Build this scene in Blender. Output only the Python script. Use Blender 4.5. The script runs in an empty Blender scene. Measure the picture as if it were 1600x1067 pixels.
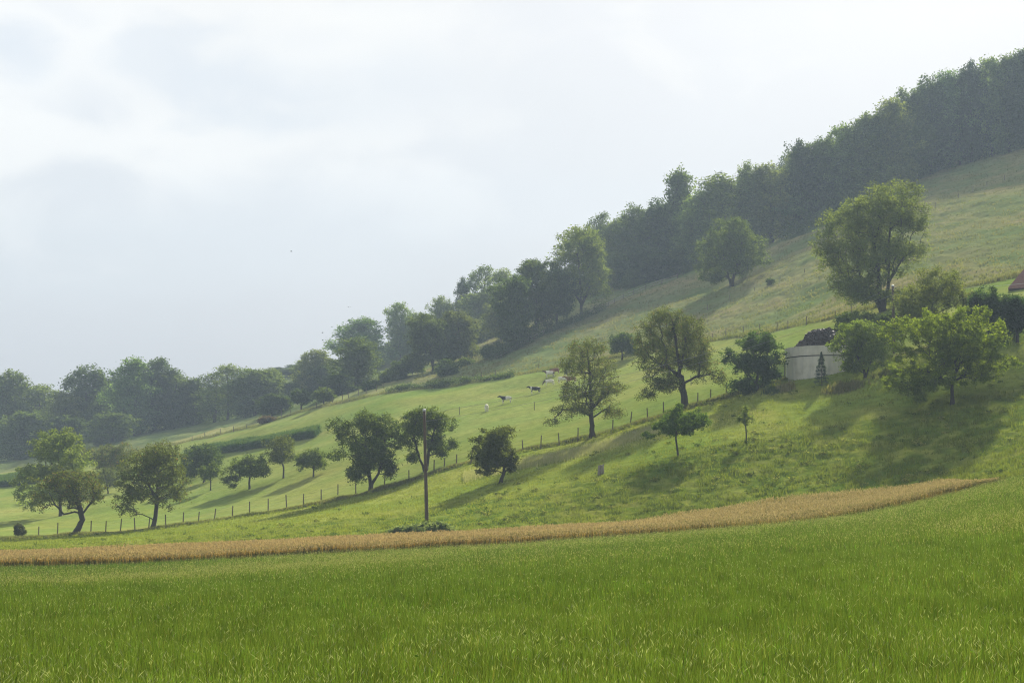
import bpy, math, numpy as np
from mathutils import Vector
R = math.radians
sc = bpy.context.scene
COL = sc.collection
rng = np.random.default_rng(7)

# ------------------------------------------------------------------ camera, sky, sun, exposure
F_PX = 2537.0            # focal length in pixels of the 1600 px wide photograph
HORIZON = 780.0
PITCH = math.atan((HORIZON - 533.5) / F_PX)
CAM_Z = 1.7
cam_d = bpy.data.cameras.new('camera')
cam_d.sensor_width = 36.0
cam_d.lens = 36.0 * F_PX / 1600.0
cam_d.clip_start = 0.1
cam_d.clip_end = 6000.0
cam = bpy.data.objects.new('camera', cam_d)
cam.location = (0, 0, CAM_Z)
cam.rotation_euler = (math.pi / 2 + PITCH, 0, 0)
COL.objects.link(cam)
sc.camera = cam

SUN_AZ, SUN_EL = R(20), R(31.5)          # azimuth clockwise from the view direction (+Y)
sun_d = bpy.data.lights.new('sun', 'SUN')
sun_d.energy = 5.0
sun_d.angle = R(2.0)
sun_d.color = (1.0, 0.93, 0.78)
sun = bpy.data.objects.new('sun', sun_d)
sdir = Vector((math.sin(SUN_AZ) * math.cos(SUN_EL), math.cos(SUN_AZ) * math.cos(SUN_EL), math.sin(SUN_EL)))
sun.rotation_euler = sdir.to_track_quat('Z', 'Y').to_euler()
sun.location = sdir * 900
COL.objects.link(sun)

world = bpy.data.worlds.new('World')
sc.world = world
world.use_nodes = True
wn, wl = world.node_tree.nodes, world.node_tree.links
wn.clear()
def N(nt, t, **kw):
    n = nt.nodes.new(t)
    for k, v in kw.items(): setattr(n, k, v)
    return n
def ramp(nt, stops, interp='LINEAR'):
    n = nt.nodes.new('ShaderNodeValToRGB')
    cr = n.color_ramp; cr.interpolation = interp
    while len(cr.elements) < len(stops): cr.elements.new(0.5)
    for e, (p, c) in zip(cr.elements, stops):
        e.position = p; e.color = (c[0], c[1], c[2], 1) if hasattr(c, '__len__') else (c, c, c, 1)
    return n
W = world.node_tree
wo = N(W, 'ShaderNodeOutputWorld')
bg = N(W, 'ShaderNodeBackground')
tc = N(W, 'ShaderNodeTexCoord')
sky = N(W, 'ShaderNodeTexSky', sky_type='NISHITA')
sky.sun_disc = False
sky.sun_elevation = SUN_EL
sky.sun_rotation = SUN_AZ
sky.dust_density = 3.0
sep = N(W, 'ShaderNodeSeparateXYZ'); wl.new(tc.outputs['Generated'], sep.inputs[0])
# pale overcast veil: elevation ramp
el = ramp(W, [(0.0, (0.372, 0.392, 0.428)), (0.08, (0.457, 0.478, 0.510)), (0.16, (0.57, 0.59, 0.612)), (0.28, (0.665, 0.678, 0.698)), (0.55, (0.49, 0.505, 0.525)), (1.0, (0.34, 0.36, 0.395))])
wl.new(sep.outputs[2], el.inputs[0])
# darker side of the veil away from the sun
back = N(W, 'ShaderNodeMapRange'); back.inputs[1].default_value = -0.6; back.inputs[2].default_value = 0.75
back.inputs[3].default_value = 0.78; back.inputs[4].default_value = 1.0
wl.new(sep.outputs[1], back.inputs[0])
veil = N(W, 'ShaderNodeVectorMath', operation='SCALE'); wl.new(el.outputs[0], veil.inputs[0]); wl.new(back.outputs[0], veil.inputs['Scale'])
# cloud masses: soft ragged banks in given directions of the sky (u = x/y, v = z/y)
def M2(op, a, b=None):
    n = N(W, 'ShaderNodeMath', operation=op)
    for k, q in enumerate((a, b)):
        if q is None: continue
        if isinstance(q, (int, float)): n.inputs[k].default_value = q
        else: wl.new(q, n.inputs[k])
    return n.outputs[0]
mp = N(W, 'ShaderNodeMapping'); mp.inputs['Scale'].default_value = (1.0, 1.0, 1.6); mp.inputs['Location'].default_value = (0.32, 0.1, 0.04)
wl.new(tc.outputs['Generated'], mp.inputs[0])
nz = N(W, 'ShaderNodeTexNoise'); nz.inputs['Scale'].default_value = 13.0; nz.inputs['Detail'].default_value = 6.0; nz.inputs['Roughness'].default_value = 0.5
nz.inputs['Distortion'].default_value = 0.4
wl.new(mp.outputs[0], nz.inputs['Vector'])
yc_ = M2('MAXIMUM', sep.outputs[1], 0.05)
su, sv = M2('DIVIDE', sep.outputs[0], yc_), M2('DIVIDE', sep.outputs[2], yc_)
nzb = N(W, 'ShaderNodeTexNoise'); nzb.inputs['Scale'].default_value = 5.0; nzb.inputs['Detail'].default_value = 3.0; wl.new(mp.outputs[0], nzb.inputs['Vector'])
nzc = M2('ADD', M2('SUBTRACT', nz.outputs['Fac'], 0.5), M2('MULTIPLY', M2('SUBTRACT', nzb.outputs['Fac'], 0.5), 1.3))
def bank_of(px, py, rx, ry, soft, amp):
    cu, cvv = (px - 800)/F_PX, (HORIZON - py)/F_PX*1.02
    a_ = M2('DIVIDE', M2('SUBTRACT', su, cu), rx/F_PX); b_ = M2('DIVIDE', M2('SUBTRACT', sv, cvv), ry/F_PX)
    d = M2('SQRT', M2('ADD', M2('MULTIPLY', a_, a_), M2('MULTIPLY', b_, b_)))
    d = M2('ADD', d, M2('MULTIPLY', nzc, amp))
    m = N(W, 'ShaderNodeMapRange', interpolation_type='SMOOTHSTEP'); wl.new(d, m.inputs[0])
    m.inputs[1].default_value = 1 + soft; m.inputs[2].default_value = 1 - soft
    return m.outputs[0]
def over(base, mask, color, fac):
    mxx = N(W, 'ShaderNodeMix', data_type='RGBA'); wl.new(M2('MULTIPLY', mask, fac), mxx.inputs[0]); wl.new(base, mxx.inputs[6]); mxx.inputs[7].default_value = (*color, 1)
    return mxx.outputs[2]
cur = veil.outputs[0]
WHITE, GREY = (0.76, 0.755, 0.735), (0.57, 0.61, 0.66)
cur = over(cur, bank_of(180, 60, 620, 190, 0.6, 3.0), WHITE, 0.80)
cur = over(cur, bank_of(40, 215, 190, 50, 0.6, 3.5), WHITE, 0.7)
cur = over(cur, bank_of(255, 95, 180, 58, 0.6, 4.5), GREY, 0.6)
cur = over(cur, bank_of(50, 85, 55, 55, 0.7, 4.5), GREY, 0.5)
cur = over(cur, bank_of(560, 130, 200, 50, 0.8, 4.0), GREY, 0.45)
cur = over(cur, bank_of(470, 60, 90, 45, 0.7, 4.5), WHITE, 0.7)
cur = over(cur, bank_of(950, 330, 500, 50, 0.7, 1.8), (0.60, 0.63, 0.66), 0.4)
cur = over(cur, bank_of(250, 400, 400, 60, 0.7, 2.0), (0.56, 0.60, 0.63), 0.4)
# faint broad mottling of the whole veil
nz2 = N(W, 'ShaderNodeTexNoise'); nz2.inputs['Scale'].default_value = 3.2; nz2.inputs['Detail'].default_value = 4.0; wl.new(mp.outputs[0], nz2.inputs['Vector'])
mt = N(W, 'ShaderNodeMapRange'); mt.inputs[1].default_value = 0.3; mt.inputs[2].default_value = 0.7; mt.inputs[3].default_value = 0.95; mt.inputs[4].default_value = 1.04
wl.new(nz2.outputs['Fac'], mt.inputs[0])
cm = N(W, 'ShaderNodeVectorMath', operation='SCALE'); wl.new(cur, cm.inputs[0]); wl.new(mt.outputs[0], cm.inputs['Scale'])
ns = N(W, 'ShaderNodeVectorMath', operation='SCALE'); ns.inputs['Scale'].default_value = 0.06; wl.new(sky.outputs[0], ns.inputs[0])
mx = N(W, 'ShaderNodeMix', data_type='RGBA'); mx.inputs[0].default_value = 0.92
wl.new(ns.outputs[0], mx.inputs[6]); wl.new(cm.outputs[0], mx.inputs[7])
wl.new(mx.outputs[2], bg.inputs[0]); bg.inputs[1].default_value = 0.68
wl.new(bg.outputs[0], wo.inputs[0])

sc.view_settings.view_transform = 'Standard'
sc.view_settings.look = 'None'
sc.view_settings.exposure = 1.0
sc.view_settings.gamma = 1.0
sc.view_settings.use_curve_mapping = False
sc.render.engine = 'CYCLES'
sc.cycles.max_bounces = 8
sc.cycles.diffuse_bounces = 3
sc.cycles.transmission_bounces = 4
sc.cycles.volume_bounces = 0
sc.cycles.use_denoising = True
sc.cycles.use_adaptive_sampling = False
sc.cycles.denoising_prefilter = 'NONE'
sc.cycles.filter_width = 1.2
HAZE_DENSITY = 0.00037

# ------------------------------------------------------------------ helpers
def tag(o, label=None, cat=None, group=None, kind=None):
    if label: o['label'] = label
    if cat: o['category'] = cat
    if group: o['group'] = group
    if kind: o['kind'] = kind
    return o
def empty(name, loc, rz=0.0):
    o = bpy.data.objects.new(name, None); COL.objects.link(o)
    o.location = loc; o.rotation_euler = (0, 0, rz); o.empty_display_size = 0.3
    return o
def make_mesh(name, V, quads=None, tris=None, mat=None, fcol=None, smooth=False, vcol=None):
    me = bpy.data.meshes.new(name)
    V = np.asarray(V, np.float32)
    nq = 0 if quads is None else len(quads); nt = 0 if tris is None else len(tris)
    parts = []
    if nq: parts.append(np.asarray(quads, np.int32).reshape(-1))
    if nt: parts.append(np.asarray(tris, np.int32).reshape(-1))
    loops = np.concatenate(parts)
    me.vertices.add(len(V)); me.vertices.foreach_set('co', V.reshape(-1))
    me.loops.add(len(loops)); me.loops.foreach_set('vertex_index', loops)
    sizes = np.concatenate([np.full(nq, 4, np.int32), np.full(nt, 3, np.int32)])
    starts = np.concatenate([[0], np.cumsum(sizes)[:-1]]).astype(np.int32)
    me.polygons.add(len(sizes)); me.polygons.foreach_set('loop_start', starts)
    me.polygons.foreach_set('use_smooth', np.full(len(sizes), smooth))
    if mat: me.materials.append(mat)
    if fcol is not None:
        a = me.attributes.new('col', 'FLOAT_COLOR', 'FACE')
        c = np.ones((len(sizes), 4), np.float32); c[:, :3] = fcol
        a.data.foreach_set('color', c.reshape(-1))
    if vcol is not None:
        a = me.attributes.new('col', 'FLOAT_COLOR', 'POINT')
        c = np.ones((len(V), 4), np.float32); c[:, :3] = vcol
        a.data.foreach_set('color', c.reshape(-1))
    me.update(calc_edges=True)
    return me
def link(name, me, parent=None, loc=None):
    o = bpy.data.objects.new(name, me); COL.objects.link(o)
    if parent is not None: o.parent = parent
    if loc is not None: o.location = loc
    return o
def copy_tree(o, parent=None):
    c = o.copy(); COL.objects.link(c)
    if parent is not None: c.parent = parent
    for ch in o.children: copy_tree(ch, c)
    return c
def hash2(ix, iy, s):
    h = (ix.astype(np.int64) * 374761393 + iy.astype(np.int64) * 668265263 + s * 974634721) & 0x7fffffff
    h = ((h ^ (h >> 13)) * 1274126177) & 0x7fffffff
    return ((h ^ (h >> 16)) & 0xffff) / 65535.0
def vnoise(x, y, s=0):
    x = np.asarray(x, float); y = np.asarray(y, float)
    ix = np.floor(x); iy = np.floor(y); fx = x - ix; fy = y - iy
    fx = fx * fx * (3 - 2 * fx); fy = fy * fy * (3 - 2 * fy)
    a = hash2(ix, iy, s); b = hash2(ix + 1, iy, s); c = hash2(ix, iy + 1, s); d = hash2(ix + 1, iy + 1, s)
    return (a * (1 - fx) + b * fx) * (1 - fy) + (c * (1 - fx) + d * fx) * fy
def fbm(x, y, s=0, o=4):
    t = 0; a = 0.5
    for k in range(o):
        t = t + a * vnoise(x * 2 ** k, y * 2 ** k, s + k); a *= 0.5
    return t
def sstep(a, b, x):
    t = np.clip((np.asarray(x, float) - a) / (b - a), 0, 1); return t * t * (3 - 2 * t)

# ------------------------------------------------------------------ terrain: surveyed lines (photo column, photo row, distance)
CP, SP = math.cos(PITCH), math.sin(PITCH)
def ray(px, py):
    x = (px - 800.0) / F_PX; v = (533.5 - py) / F_PX
    den = CP - v * SP
    return x / den, (SP + v * CP) / den              # X per metre of Y, Z per metre of Y
LINES = [
 # front edge of the ripe strip
 [(-150,893,101),(0,890,102),(200,885,103),(400,875,104),(600,865,105),(800,855,105),(1000,841,105),(1100,834,104),(1200,826,104),(1300,815,104),(1400,798,105),(1500,773,107),(1550,759,109),(1600,748,110),(1750,722,111)],
 # back edge of the strip
 [(-150,881,116),(0,878,117),(400,861,118),(600,851,119),(800,843,121),(1000,829,124),(1100,813,127),(1200,795,129),(1300,785,128),(1400,777,126),(1500,762,121),(1550,753,115),(1600,742,115),(1750,716,116)],
 # crest of the bank
 [(-150,853,150),(0,852,150),(200,846,150),(400,830,150),(667,800,150),(850,768,150),(940,745,151),(1060,714,153),(1160,693,155),(1300,672,157),(1380,655,157),(1485,633,157),(1600,612,157),(1750,580,157)],
 # lower fence
 [(-150,848,184),(0,843,184),(60,839,185),(142,833,185),(240,826,186),(290,820,186),(390,805,186),(470,791,186),(580,767,187),(640,752,187),(712,727,187),(815,705,188),(903,688,188),(957,672,188),(1010,656,188),(1065,637,188),(1130,620,188),(1225,592,188),(1300,580,186),(1400,558,184),(1500,530,183),(1600,503,182),(1750,465,182)],
 # upper fence
 [(-150,760,385),(0,738,380),(200,706,375),(300,688,365),(400,664,350),(500,637,335),(600,611,322),(700,603,312),(800,588,302),(900,570,292),(1000,553,280),(1100,535,268),(1200,518,255),(1300,497,245),(1400,470,238),(1500,450,232),(1600,430,230),(1750,395,228)],
 # hedge and rail fence
 [(-150,738,430),(0,724,430),(200,686,430),(300,670,425),(400,652,400),(500,625,372),(600,606,340),(650,600,336),(700,588,342),(760,564,352),(800,548,360),(850,522,374),(905,499,385),(940,484,392),(1000,455,400),(1090,425,410),(1180,393,418),(1300,345,410),(1400,305,400),(1500,285,395),(1600,262,392),(1750,225,390)],
 # foot of the wood
 [(-150,735,480),(0,716,480),(100,692,485),(200,669,490),(300,658,490),(400,640,475),(480,615,450),(560,594,450),(620,573,470),(700,545,480),(760,522,490),(850,488,480),(900,460,475),(940,437,470),(1000,425,465),(1090,405,460),(1180,386,455),(1230,372,453),(1330,325,455),(1420,276,458),(1500,252,458),(1600,225,458),(1750,180,458)],
 # ridge
 [(-150,720,600),(0,700,600),(200,652,600),(300,630,600),(400,596,620),(440,580,640),(500,575,640),(600,548,620),(700,520,600),(760,500,580),(850,468,560),(940,420,540),(1000,408,530),(1180,370,520),(1420,264,520),(1600,210,520),(1750,165,520)],
]
UT = np.linspace(-0.40, 0.40, 321)
YT = np.arange(0, 961, 1.0)
def lin_ex(x, xp, fp):
    return np.interp(x, xp, fp)
def pchip(xk, yk, x):
    h = np.diff(xk); d = np.diff(yk) / h
    m = np.zeros(len(xk)); m[0] = d[0]; m[-1] = d[-1]
    for i in range(1, len(xk) - 1):
        if d[i-1] * d[i] > 0:
            w1 = 2*h[i] + h[i-1]; w2 = h[i] + 2*h[i-1]
            m[i] = (w1 + w2) / (w1/d[i-1] + w2/d[i])
    i = np.clip(np.searchsorted(xk, x) - 1, 0, len(xk) - 2)
    t = (x - xk[i]) / h[i]
    return (yk[i]*(1+2*t)*(1-t)**2 + m[i]*h[i]*t*(1-t)**2 + yk[i+1]*t*t*(3-2*t) + m[i+1]*h[i]*t*t*(t-1))
def gsm(a, s, ax):
    r = int(3*s)+1; k = np.exp(-0.5*(np.arange(-r, r+1)/s)**2); k /= k.sum()
    p = [(0, 0)]*a.ndim; p[ax] = (r, r)
    b = np.pad(a, p, mode='edge')
    return np.apply_along_axis(lambda v: np.convolve(v, k, 'valid'), ax, b)
LU = []
for L in LINES:
    uu, yy, zz = [], [], []
    for px, py, Y in L:
        a, b = ray(px, py); uu.append(a); yy.append(Y); zz.append(CAM_Z + b*Y)
    LU.append((np.array(uu), gsm(np.interp(UT, uu, yy), 4, 0), gsm(np.interp(UT, uu, zz), 4, 0)))
ZT = np.zeros((len(UT), len(YT)))
for i in range(len(UT)):
    xk = [0.0, 16.0] + [l[1][i] for l in LU] + [LU[-1][1][i] + 120, 960.0]
    z7 = LU[-1][2][i]
    yk = [0.0, -0.09 + 0.35*UT[i]] + [l[2][i] for l in LU] + [z7 - 26, z7 - 80]
    ZT[i] = pchip(np.array(xk), np.array(yk), YT)
ZT = gsm(gsm(ZT, 2.0, 1), 2.0, 0)
def line_y(k, u): return np.interp(u, UT, LU[k][1])
def zt(X, Y):
    X = np.asarray(X, float); Y = np.asarray(Y, float)
    u = np.clip(X / np.maximum(Y, 16.0), UT[0], UT[-1]); y = np.clip(Y, 0, 959.9)
    fi = (u - UT[0]) / (UT[1] - UT[0]); i = np.clip(fi.astype(int), 0, len(UT)-2); fi = fi - i
    j = np.clip(y.astype(int), 0, len(YT)-2); fj = y - j
    z = (ZT[i, j]*(1-fi) + ZT[i+1, j]*fi)*(1-fj) + (ZT[i, j+1]*(1-fi) + ZT[i+1, j+1]*fi)*fj
    k = sstep(118, 135, Y)*0.35 + sstep(210, 300, Y)*1.0
    return z + k * (fbm(X/17.0, Y/17.0, 3, 2) - 0.375) * 1.5
YM = np.arange(20, 940, 0.25)
def hit(px, py, ymin=20.0):
    """where the line of sight through photo pixel (px, py) first meets the ground beyond ymin"""
    a, b = ray(px, py)
    ys = YM[YM >= ymin]
    d = CAM_Z + b*ys - zt(a*ys, ys)
    k = np.nonzero(d <= 0)[0]
    j = k[0] if len(k) else int(np.argmin(d))
    Y = ys[j]
    return Vector((a*Y, Y, float(zt(a*Y, Y))))
def at(px, py, Y):
    a, b = ray(px, py); return Vector((a*Y, Y, CAM_Z + b*Y))
def ground_at(px, Y, py=600):
    a, b = ray(px, py); return Vector((a*Y, Y, float(zt(a*Y, Y))))

# ------------------------------------------------------------------ materials
def mat_new(name):
    m = bpy.data.materials.new(name); m.use_nodes = True
    nt = m.node_tree; nt.nodes.clear()
    out = nt.nodes.new('ShaderNodeOutputMaterial')
    return m, nt, out
def leaf_mat(name, trans=0.45, gloss=0.0, tint=(1.15, 1.2, 0.55), noise=0.0):
    m, nt, out = mat_new(name)
    at_ = N(nt, 'ShaderNodeAttribute', attribute_name='col')
    d = N(nt, 'ShaderNodeBsdfDiffuse'); t = N(nt, 'ShaderNodeBsdfTranslucent'); mix = N(nt, 'ShaderNodeMixShader')
    src = at_.outputs['Color']
    mul = N(nt, 'ShaderNodeMix', data_type='RGBA', blend_type='MULTIPLY'); mul.inputs[0].default_value = 1.0
    nt.links.new(src, mul.inputs[6]); mul.inputs[7].default_value = (*tint, 1)
    nt.links.new(src, d.inputs[0]); nt.links.new(mul.outputs[2], t.inputs[0])
    mix.inputs[0].default_value = trans
    nt.links.new(d.outputs[0], mix.inputs[1]); nt.links.new(t.outputs[0], mix.inputs[2])
    last = mix
    if gloss > 0:
        g = N(nt, 'ShaderNodeBsdfGlossy'); g.inputs['Roughness'].default_value = 0.38; g.inputs[0].default_value = (0.9, 0.95, 0.8, 1)
        m2 = N(nt, 'ShaderNodeMixShader'); m2.inputs[0].default_value = gloss
        nt.links.new(mix.outputs[0], m2.inputs[1]); nt.links.new(g.outputs[0], m2.inputs[2]); last = m2
    nt.links.new(last.outputs[0], out.inputs[0])
    return m
def simple_mat(name, c1, c2, scale=6.0, rough=0.85, bump=0.3, stretch=(1, 1, 1), detail=5.0, spots=None):
    m, nt, out = mat_new(name)
    p = N(nt, 'ShaderNodeBsdfPrincipled'); p.inputs['Roughness'].default_value = rough
    tcn = N(nt, 'ShaderNodeTexCoord'); mpn = N(nt, 'ShaderNodeMapping'); mpn.inputs['Scale'].default_value = stretch
    nt.links.new(tcn.outputs['Object'], mpn.inputs[0])
    nn = N(nt, 'ShaderNodeTexNoise'); nn.inputs['Scale'].default_value = scale; nn.inputs['Detail'].default_value = detail
    nt.links.new(mpn.outputs[0], nn.inputs['Vector'])
    r = ramp(nt, [(0.3, c1), (0.7, c2)]); nt.links.new(nn.outputs['Fac'], r.inputs[0])
    nt.links.new(r.outputs[0], p.inputs['Base Color'])
    b = N(nt, 'ShaderNodeBump'); b.inputs['Strength'].default_value = bump; b.inputs['Distance'].default_value = 0.05
    nt.links.new(nn.outputs['Fac'], b.inputs['Height']); nt.links.new(b.outputs[0], p.inputs['Normal'])
    nt.links.new(p.outputs[0], out.inputs[0])
    return m
def attr_mat(name, rough=0.8):
    m, nt, out = mat_new(name)
    p = N(nt, 'ShaderNodeBsdfPrincipled'); p.inputs['Roughness'].default_value = rough
    a = N(nt, 'ShaderNodeAttribute', attribute_name='col'); nt.links.new(a.outputs['Color'], p.inputs['Base Color'])
    nt.links.new(p.outputs[0], out.inputs[0])
    return m
M_LEAF = leaf_mat('leaves', 0.5, 0.0, (1.3, 1.25, 0.55))
M_GRASS = leaf_mat('grass_blades', 0.42, 0.0, (1.1, 1.15, 0.55))
M_STRAW = leaf_mat('ripe_straw', 0.36, 0.0, (1.15, 1.05, 0.8))
M_BARK = simple_mat('bark', (0.020, 0.017, 0.013), (0.065, 0.056, 0.045), 5.0, 0.95, 0.8, (1, 1, 0.25))
M_POLE = simple_mat('tarred_pole_wood', (0.05, 0.033, 0.024), (0.12, 0.085, 0.062), 9.0, 0.8, 0.5, (1, 1, 0.08))
M_POST = simple_mat('weathered_post_wood', (0.07, 0.055, 0.04), (0.17, 0.14, 0.105), 14.0, 0.9, 0.5, (1, 1, 0.1))
M_RAIL = simple_mat('pale_rail_wood', (0.2, 0.18, 0.14), (0.36, 0.33, 0.27), 8.0, 0.9, 0.4)
M_METAL = simple_mat('galvanised_metal', (0.5, 0.52, 0.53), (0.68, 0.68, 0.68), 20, 0.45, 0.1)
M_WIRE = simple_mat('steel_wire', (0.2, 0.2, 0.2), (0.3, 0.3, 0.3), 20, 0.5, 0.05)

# ------------------------------------------------------------------ ground
ws = np.concatenate([np.linspace(-1.0, -0.40, 40)[:-1], np.linspace(-0.40, 0.40, 760), np.linspace(0.40, 1.0, 40)[1:]])
ys = np.concatenate([np.linspace(-70, 8, 20)[:-1], np.linspace(8, 100, 130)[:-1], np.linspace(100, 200, 300)[:-1], np.linspace(200, 480, 300)[:-1], np.linspace(480, 640, 70)[:-1], np.linspace(640, 958, 40)])
WW, YY = np.meshgrid(ws, ys)
XX = WW * np.maximum(YY, 45.0)
ZZ = zt(XX, YY)
uu = XX / np.maximum(YY, 16)
y1, y2, y3, y4, y5, yh, y6 = [np.interp(uu, UT, LU[k][1]) for k in range(7)]
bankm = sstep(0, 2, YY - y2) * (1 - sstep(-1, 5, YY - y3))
near = sstep(0, 3, YY - y2) * (1 - sstep(-2, 2, YY - y4))
ZZ = ZZ + near * (0.30 * (fbm(XX*1.3, YY*1.3, 11, 3) - 0.44) + 0.07*(fbm(XX*0.45, YY*0.6, 13, 2) - 0.37)) * (0.35 + 1.0*bankm) + sstep(4, 20, YY - y5) * (fbm(XX/2.2, YY/2.2, 12, 3) - 0.44) * 1.1
ZZ = ZZ + near*bankm*sstep(0.0, 0.08, uu)*0.03*np.sin(2*np.pi*(YY + 0.25*XX + 3.0*fbm(XX/9, YY/9, 14, 2))/2.1)
# the little ditch and lip along the lower fence
ZZ = ZZ - 0.32*np.exp(-((YY - y4 + 1.3)/0.8)**2) + 0.16*np.exp(-((YY - y4 + 0.1)/0.6)**2)
def c3(r, g, b): return np.array([r, g, b])
def lerp(a, b, t): return a*(1-t[..., None]) + b*t[..., None]
n_big = fbm(XX/28, YY/28, 21, 4)/0.94; n_mid = fbm(XX/6, YY/9, 22, 4)/0.94; n_fin = fbm(XX/1.2, YY/1.6, 23, 3)/0.88
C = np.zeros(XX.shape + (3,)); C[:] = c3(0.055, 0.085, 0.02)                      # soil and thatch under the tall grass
meadow = lerp(c3(0.195, 0.25, 0.040), c3(0.26, 0.285, 0.060), sstep(0.35, 0.7, n_mid))
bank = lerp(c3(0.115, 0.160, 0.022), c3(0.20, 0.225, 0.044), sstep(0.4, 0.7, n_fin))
past = lerp(c3(0.185, 0.24, 0.050), c3(0.255, 0.285, 0.078), sstep(0.3, 0.75, 0.6*n_big + 0.4*n_mid))
dry = lerp(c3(0.155, 0.195, 0.072), c3(0.245, 0.230, 0.105), sstep(0.36, 0.68, 0.55*n_big + 0.45*n_mid))
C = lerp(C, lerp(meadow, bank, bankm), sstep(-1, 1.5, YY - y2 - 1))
C = lerp(C, past, sstep(-1, 1, YY - y4))
# worn dry line beside the fence, and the seeding grass swathe below it
C = lerp(C, np.broadcast_to(c3(0.24, 0.21, 0.10), C.shape), 0.6*np.exp(-((YY - y4)/0.7)**2))
C = lerp(C, np.broadcast_to(c3(0.38, 0.36, 0.20), C.shape), 0.30*np.exp(-((YY - y4 + 13 + 2.5*(n_mid-0.5))/2.2)**2)*sstep(-0.02, 0.01, uu)*(1-sstep(0.085, 0.11, uu)))
lo = sstep(-2, 2, YY - y5)
pale = (1 - sstep(8, 24, YY - y5))*sstep(-0.25, -0.20, uu)
far_l = lerp(lerp(c3(0.12, 0.165, 0.055), c3(0.18, 0.205, 0.08), n_mid), lerp(c3(0.26, 0.27, 0.09), c3(0.33, 0.31, 0.13), n_mid), pale)  # darker green paints in the wood's shade beyond the paler, sunlit strip
C = lerp(C, lerp(far_l, dry, sstep(-0.11, -0.04, uu)), lo)
C = lerp(C, np.broadcast_to(c3(0.30, 0.25, 0.13), C.shape), 0.7*np.exp(-((YY - y5)/1.6)**2))
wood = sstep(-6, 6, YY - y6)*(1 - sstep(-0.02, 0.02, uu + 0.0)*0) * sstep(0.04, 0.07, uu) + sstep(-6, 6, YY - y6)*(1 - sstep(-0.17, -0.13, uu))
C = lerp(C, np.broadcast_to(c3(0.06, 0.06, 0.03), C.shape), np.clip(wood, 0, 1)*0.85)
C *= (0.86 + 0.28*n_fin)[..., None]
ny, nx = XX.shape
idx = np.arange(ny*nx).reshape(ny, nx)
Q = np.stack([idx[:-1, :-1], idx[:-1, 1:], idx[1:, 1:], idx[1:, :-1]], -1).reshape(-1, 4)
M_GROUND, nt, out = mat_new('meadow_ground')
p = N(nt, 'ShaderNodeBsdfDiffuse')
a = N(nt, 'ShaderNodeAttribute', attribute_name='col')
tcn = N(nt, 'ShaderNodeTexCoord')
n1 = N(nt, 'ShaderNodeTexNoise'); n1.inputs['Scale'].default_value = 0.9; n1.inputs['Detail'].default_value = 9; n1.inputs['Roughness'].default_value = 0.68
n2 = N(nt, 'ShaderNodeTexNoise'); n2.inputs['Scale'].default_value = 0.06; n2.inputs['Detail'].default_value = 6; n2.inputs['Roughness'].default_value = 0.6
nt.links.new(tcn.outputs['Object'], n1.inputs['Vector']); nt.links.new(tcn.outputs['Object'], n2.inputs['Vector'])
r1 = ramp(nt, [(0.32, (0.72, 0.76, 0.7)), (0.5, (1.0, 1.0, 1.0)), (0.7, (1.2, 1.17, 1.2))]); nt.links.new(n1.outputs['Fac'], r1.inputs[0])
r2 = ramp(nt, [(0.35, (0.82, 0.95, 0.85)), (0.65, (1.12, 1.03, 1.05))]); nt.links.new(n2.outputs['Fac'], r2.inputs[0])
q1 = N(nt, 'ShaderNodeMix', data_type='RGBA', blend_type='MULTIPLY'); q1.inputs[0].default_value = 1
q2 = N(nt, 'ShaderNodeMix', data_type='RGBA', blend_type='MULTIPLY'); q2.inputs[0].default_value = 1
nt.links.new(a.outputs['Color'], q1.inputs[6]); nt.links.new(r1.outputs[0], q1.inputs[7])
nt.links.new(q1.outputs[2], q2.inputs[6]); nt.links.new(r2.outputs[0], q2.inputs[7])
nt.links.new(q2.outputs[2], p.inputs[0])
bp = N(nt, 'ShaderNodeBump'); bp.inputs['Strength'].default_value = 0.55; bp.inputs['Distance'].default_value = 0.35
nt.links.new(n1.outputs['Fac'], bp.inputs['Height']); nt.links.new(bp.outputs[0], p.inputs['Normal'])
nt.links.new(p.outputs[0], out.inputs[0])
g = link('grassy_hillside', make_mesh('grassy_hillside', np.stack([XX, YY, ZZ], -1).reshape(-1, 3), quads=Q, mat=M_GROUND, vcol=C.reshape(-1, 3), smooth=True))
tag(g, kind='structure')

def leaves(cent, n, sig, size, c1, c2, r, flat=0.75, droop=0.0, browny=0.0):
    ci = r.integers(0, len(cent), n)
    p = cent[ci] + r.normal(size=(n, 3))*sig*np.array([1, 1, flat])
    p[:, 2] -= droop*np.abs(r.normal(size=n))*sig
    a = r.uniform(0, 2*np.pi, n); el_ = r.normal(0.1, 0.55, n)
    d = np.stack([np.cos(a)*np.cos(el_), np.sin(a)*np.cos(el_), np.sin(el_)], -1)
    e = np.cross(d, r.normal(size=(n, 3))); e /= np.linalg.norm(e, axis=1)[:, None] + 1e-9
    L = size*r.uniform(0.65, 1.35, n)[:, None]
    V = np.stack([p - d*L*0.5, p + e*L*0.32 + d*L*0.06, p + d*L*0.5, p - e*L*0.32 + d*L*0.06], 1).reshape(-1, 3)
    i = np.arange(n)*4; q = np.stack([i, i+1, i+2, i+3], -1)
    cl = r.uniform(0, 1, len(cent))[ci]
    col = lerp(np.array(c1), np.array(c2), np.clip(0.55*cl + 0.45*r.uniform(0, 1, n), 0, 1))
    if browny > 0:
        browny *= 0.28
        bm = r.uniform(0, 1, n) < browny; col[bm] = np.array([0.14, 0.10, 0.05])
    col *= 1.25*r.uniform(0.75, 1.25, n)[:, None]
    return V, q, col
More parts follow.
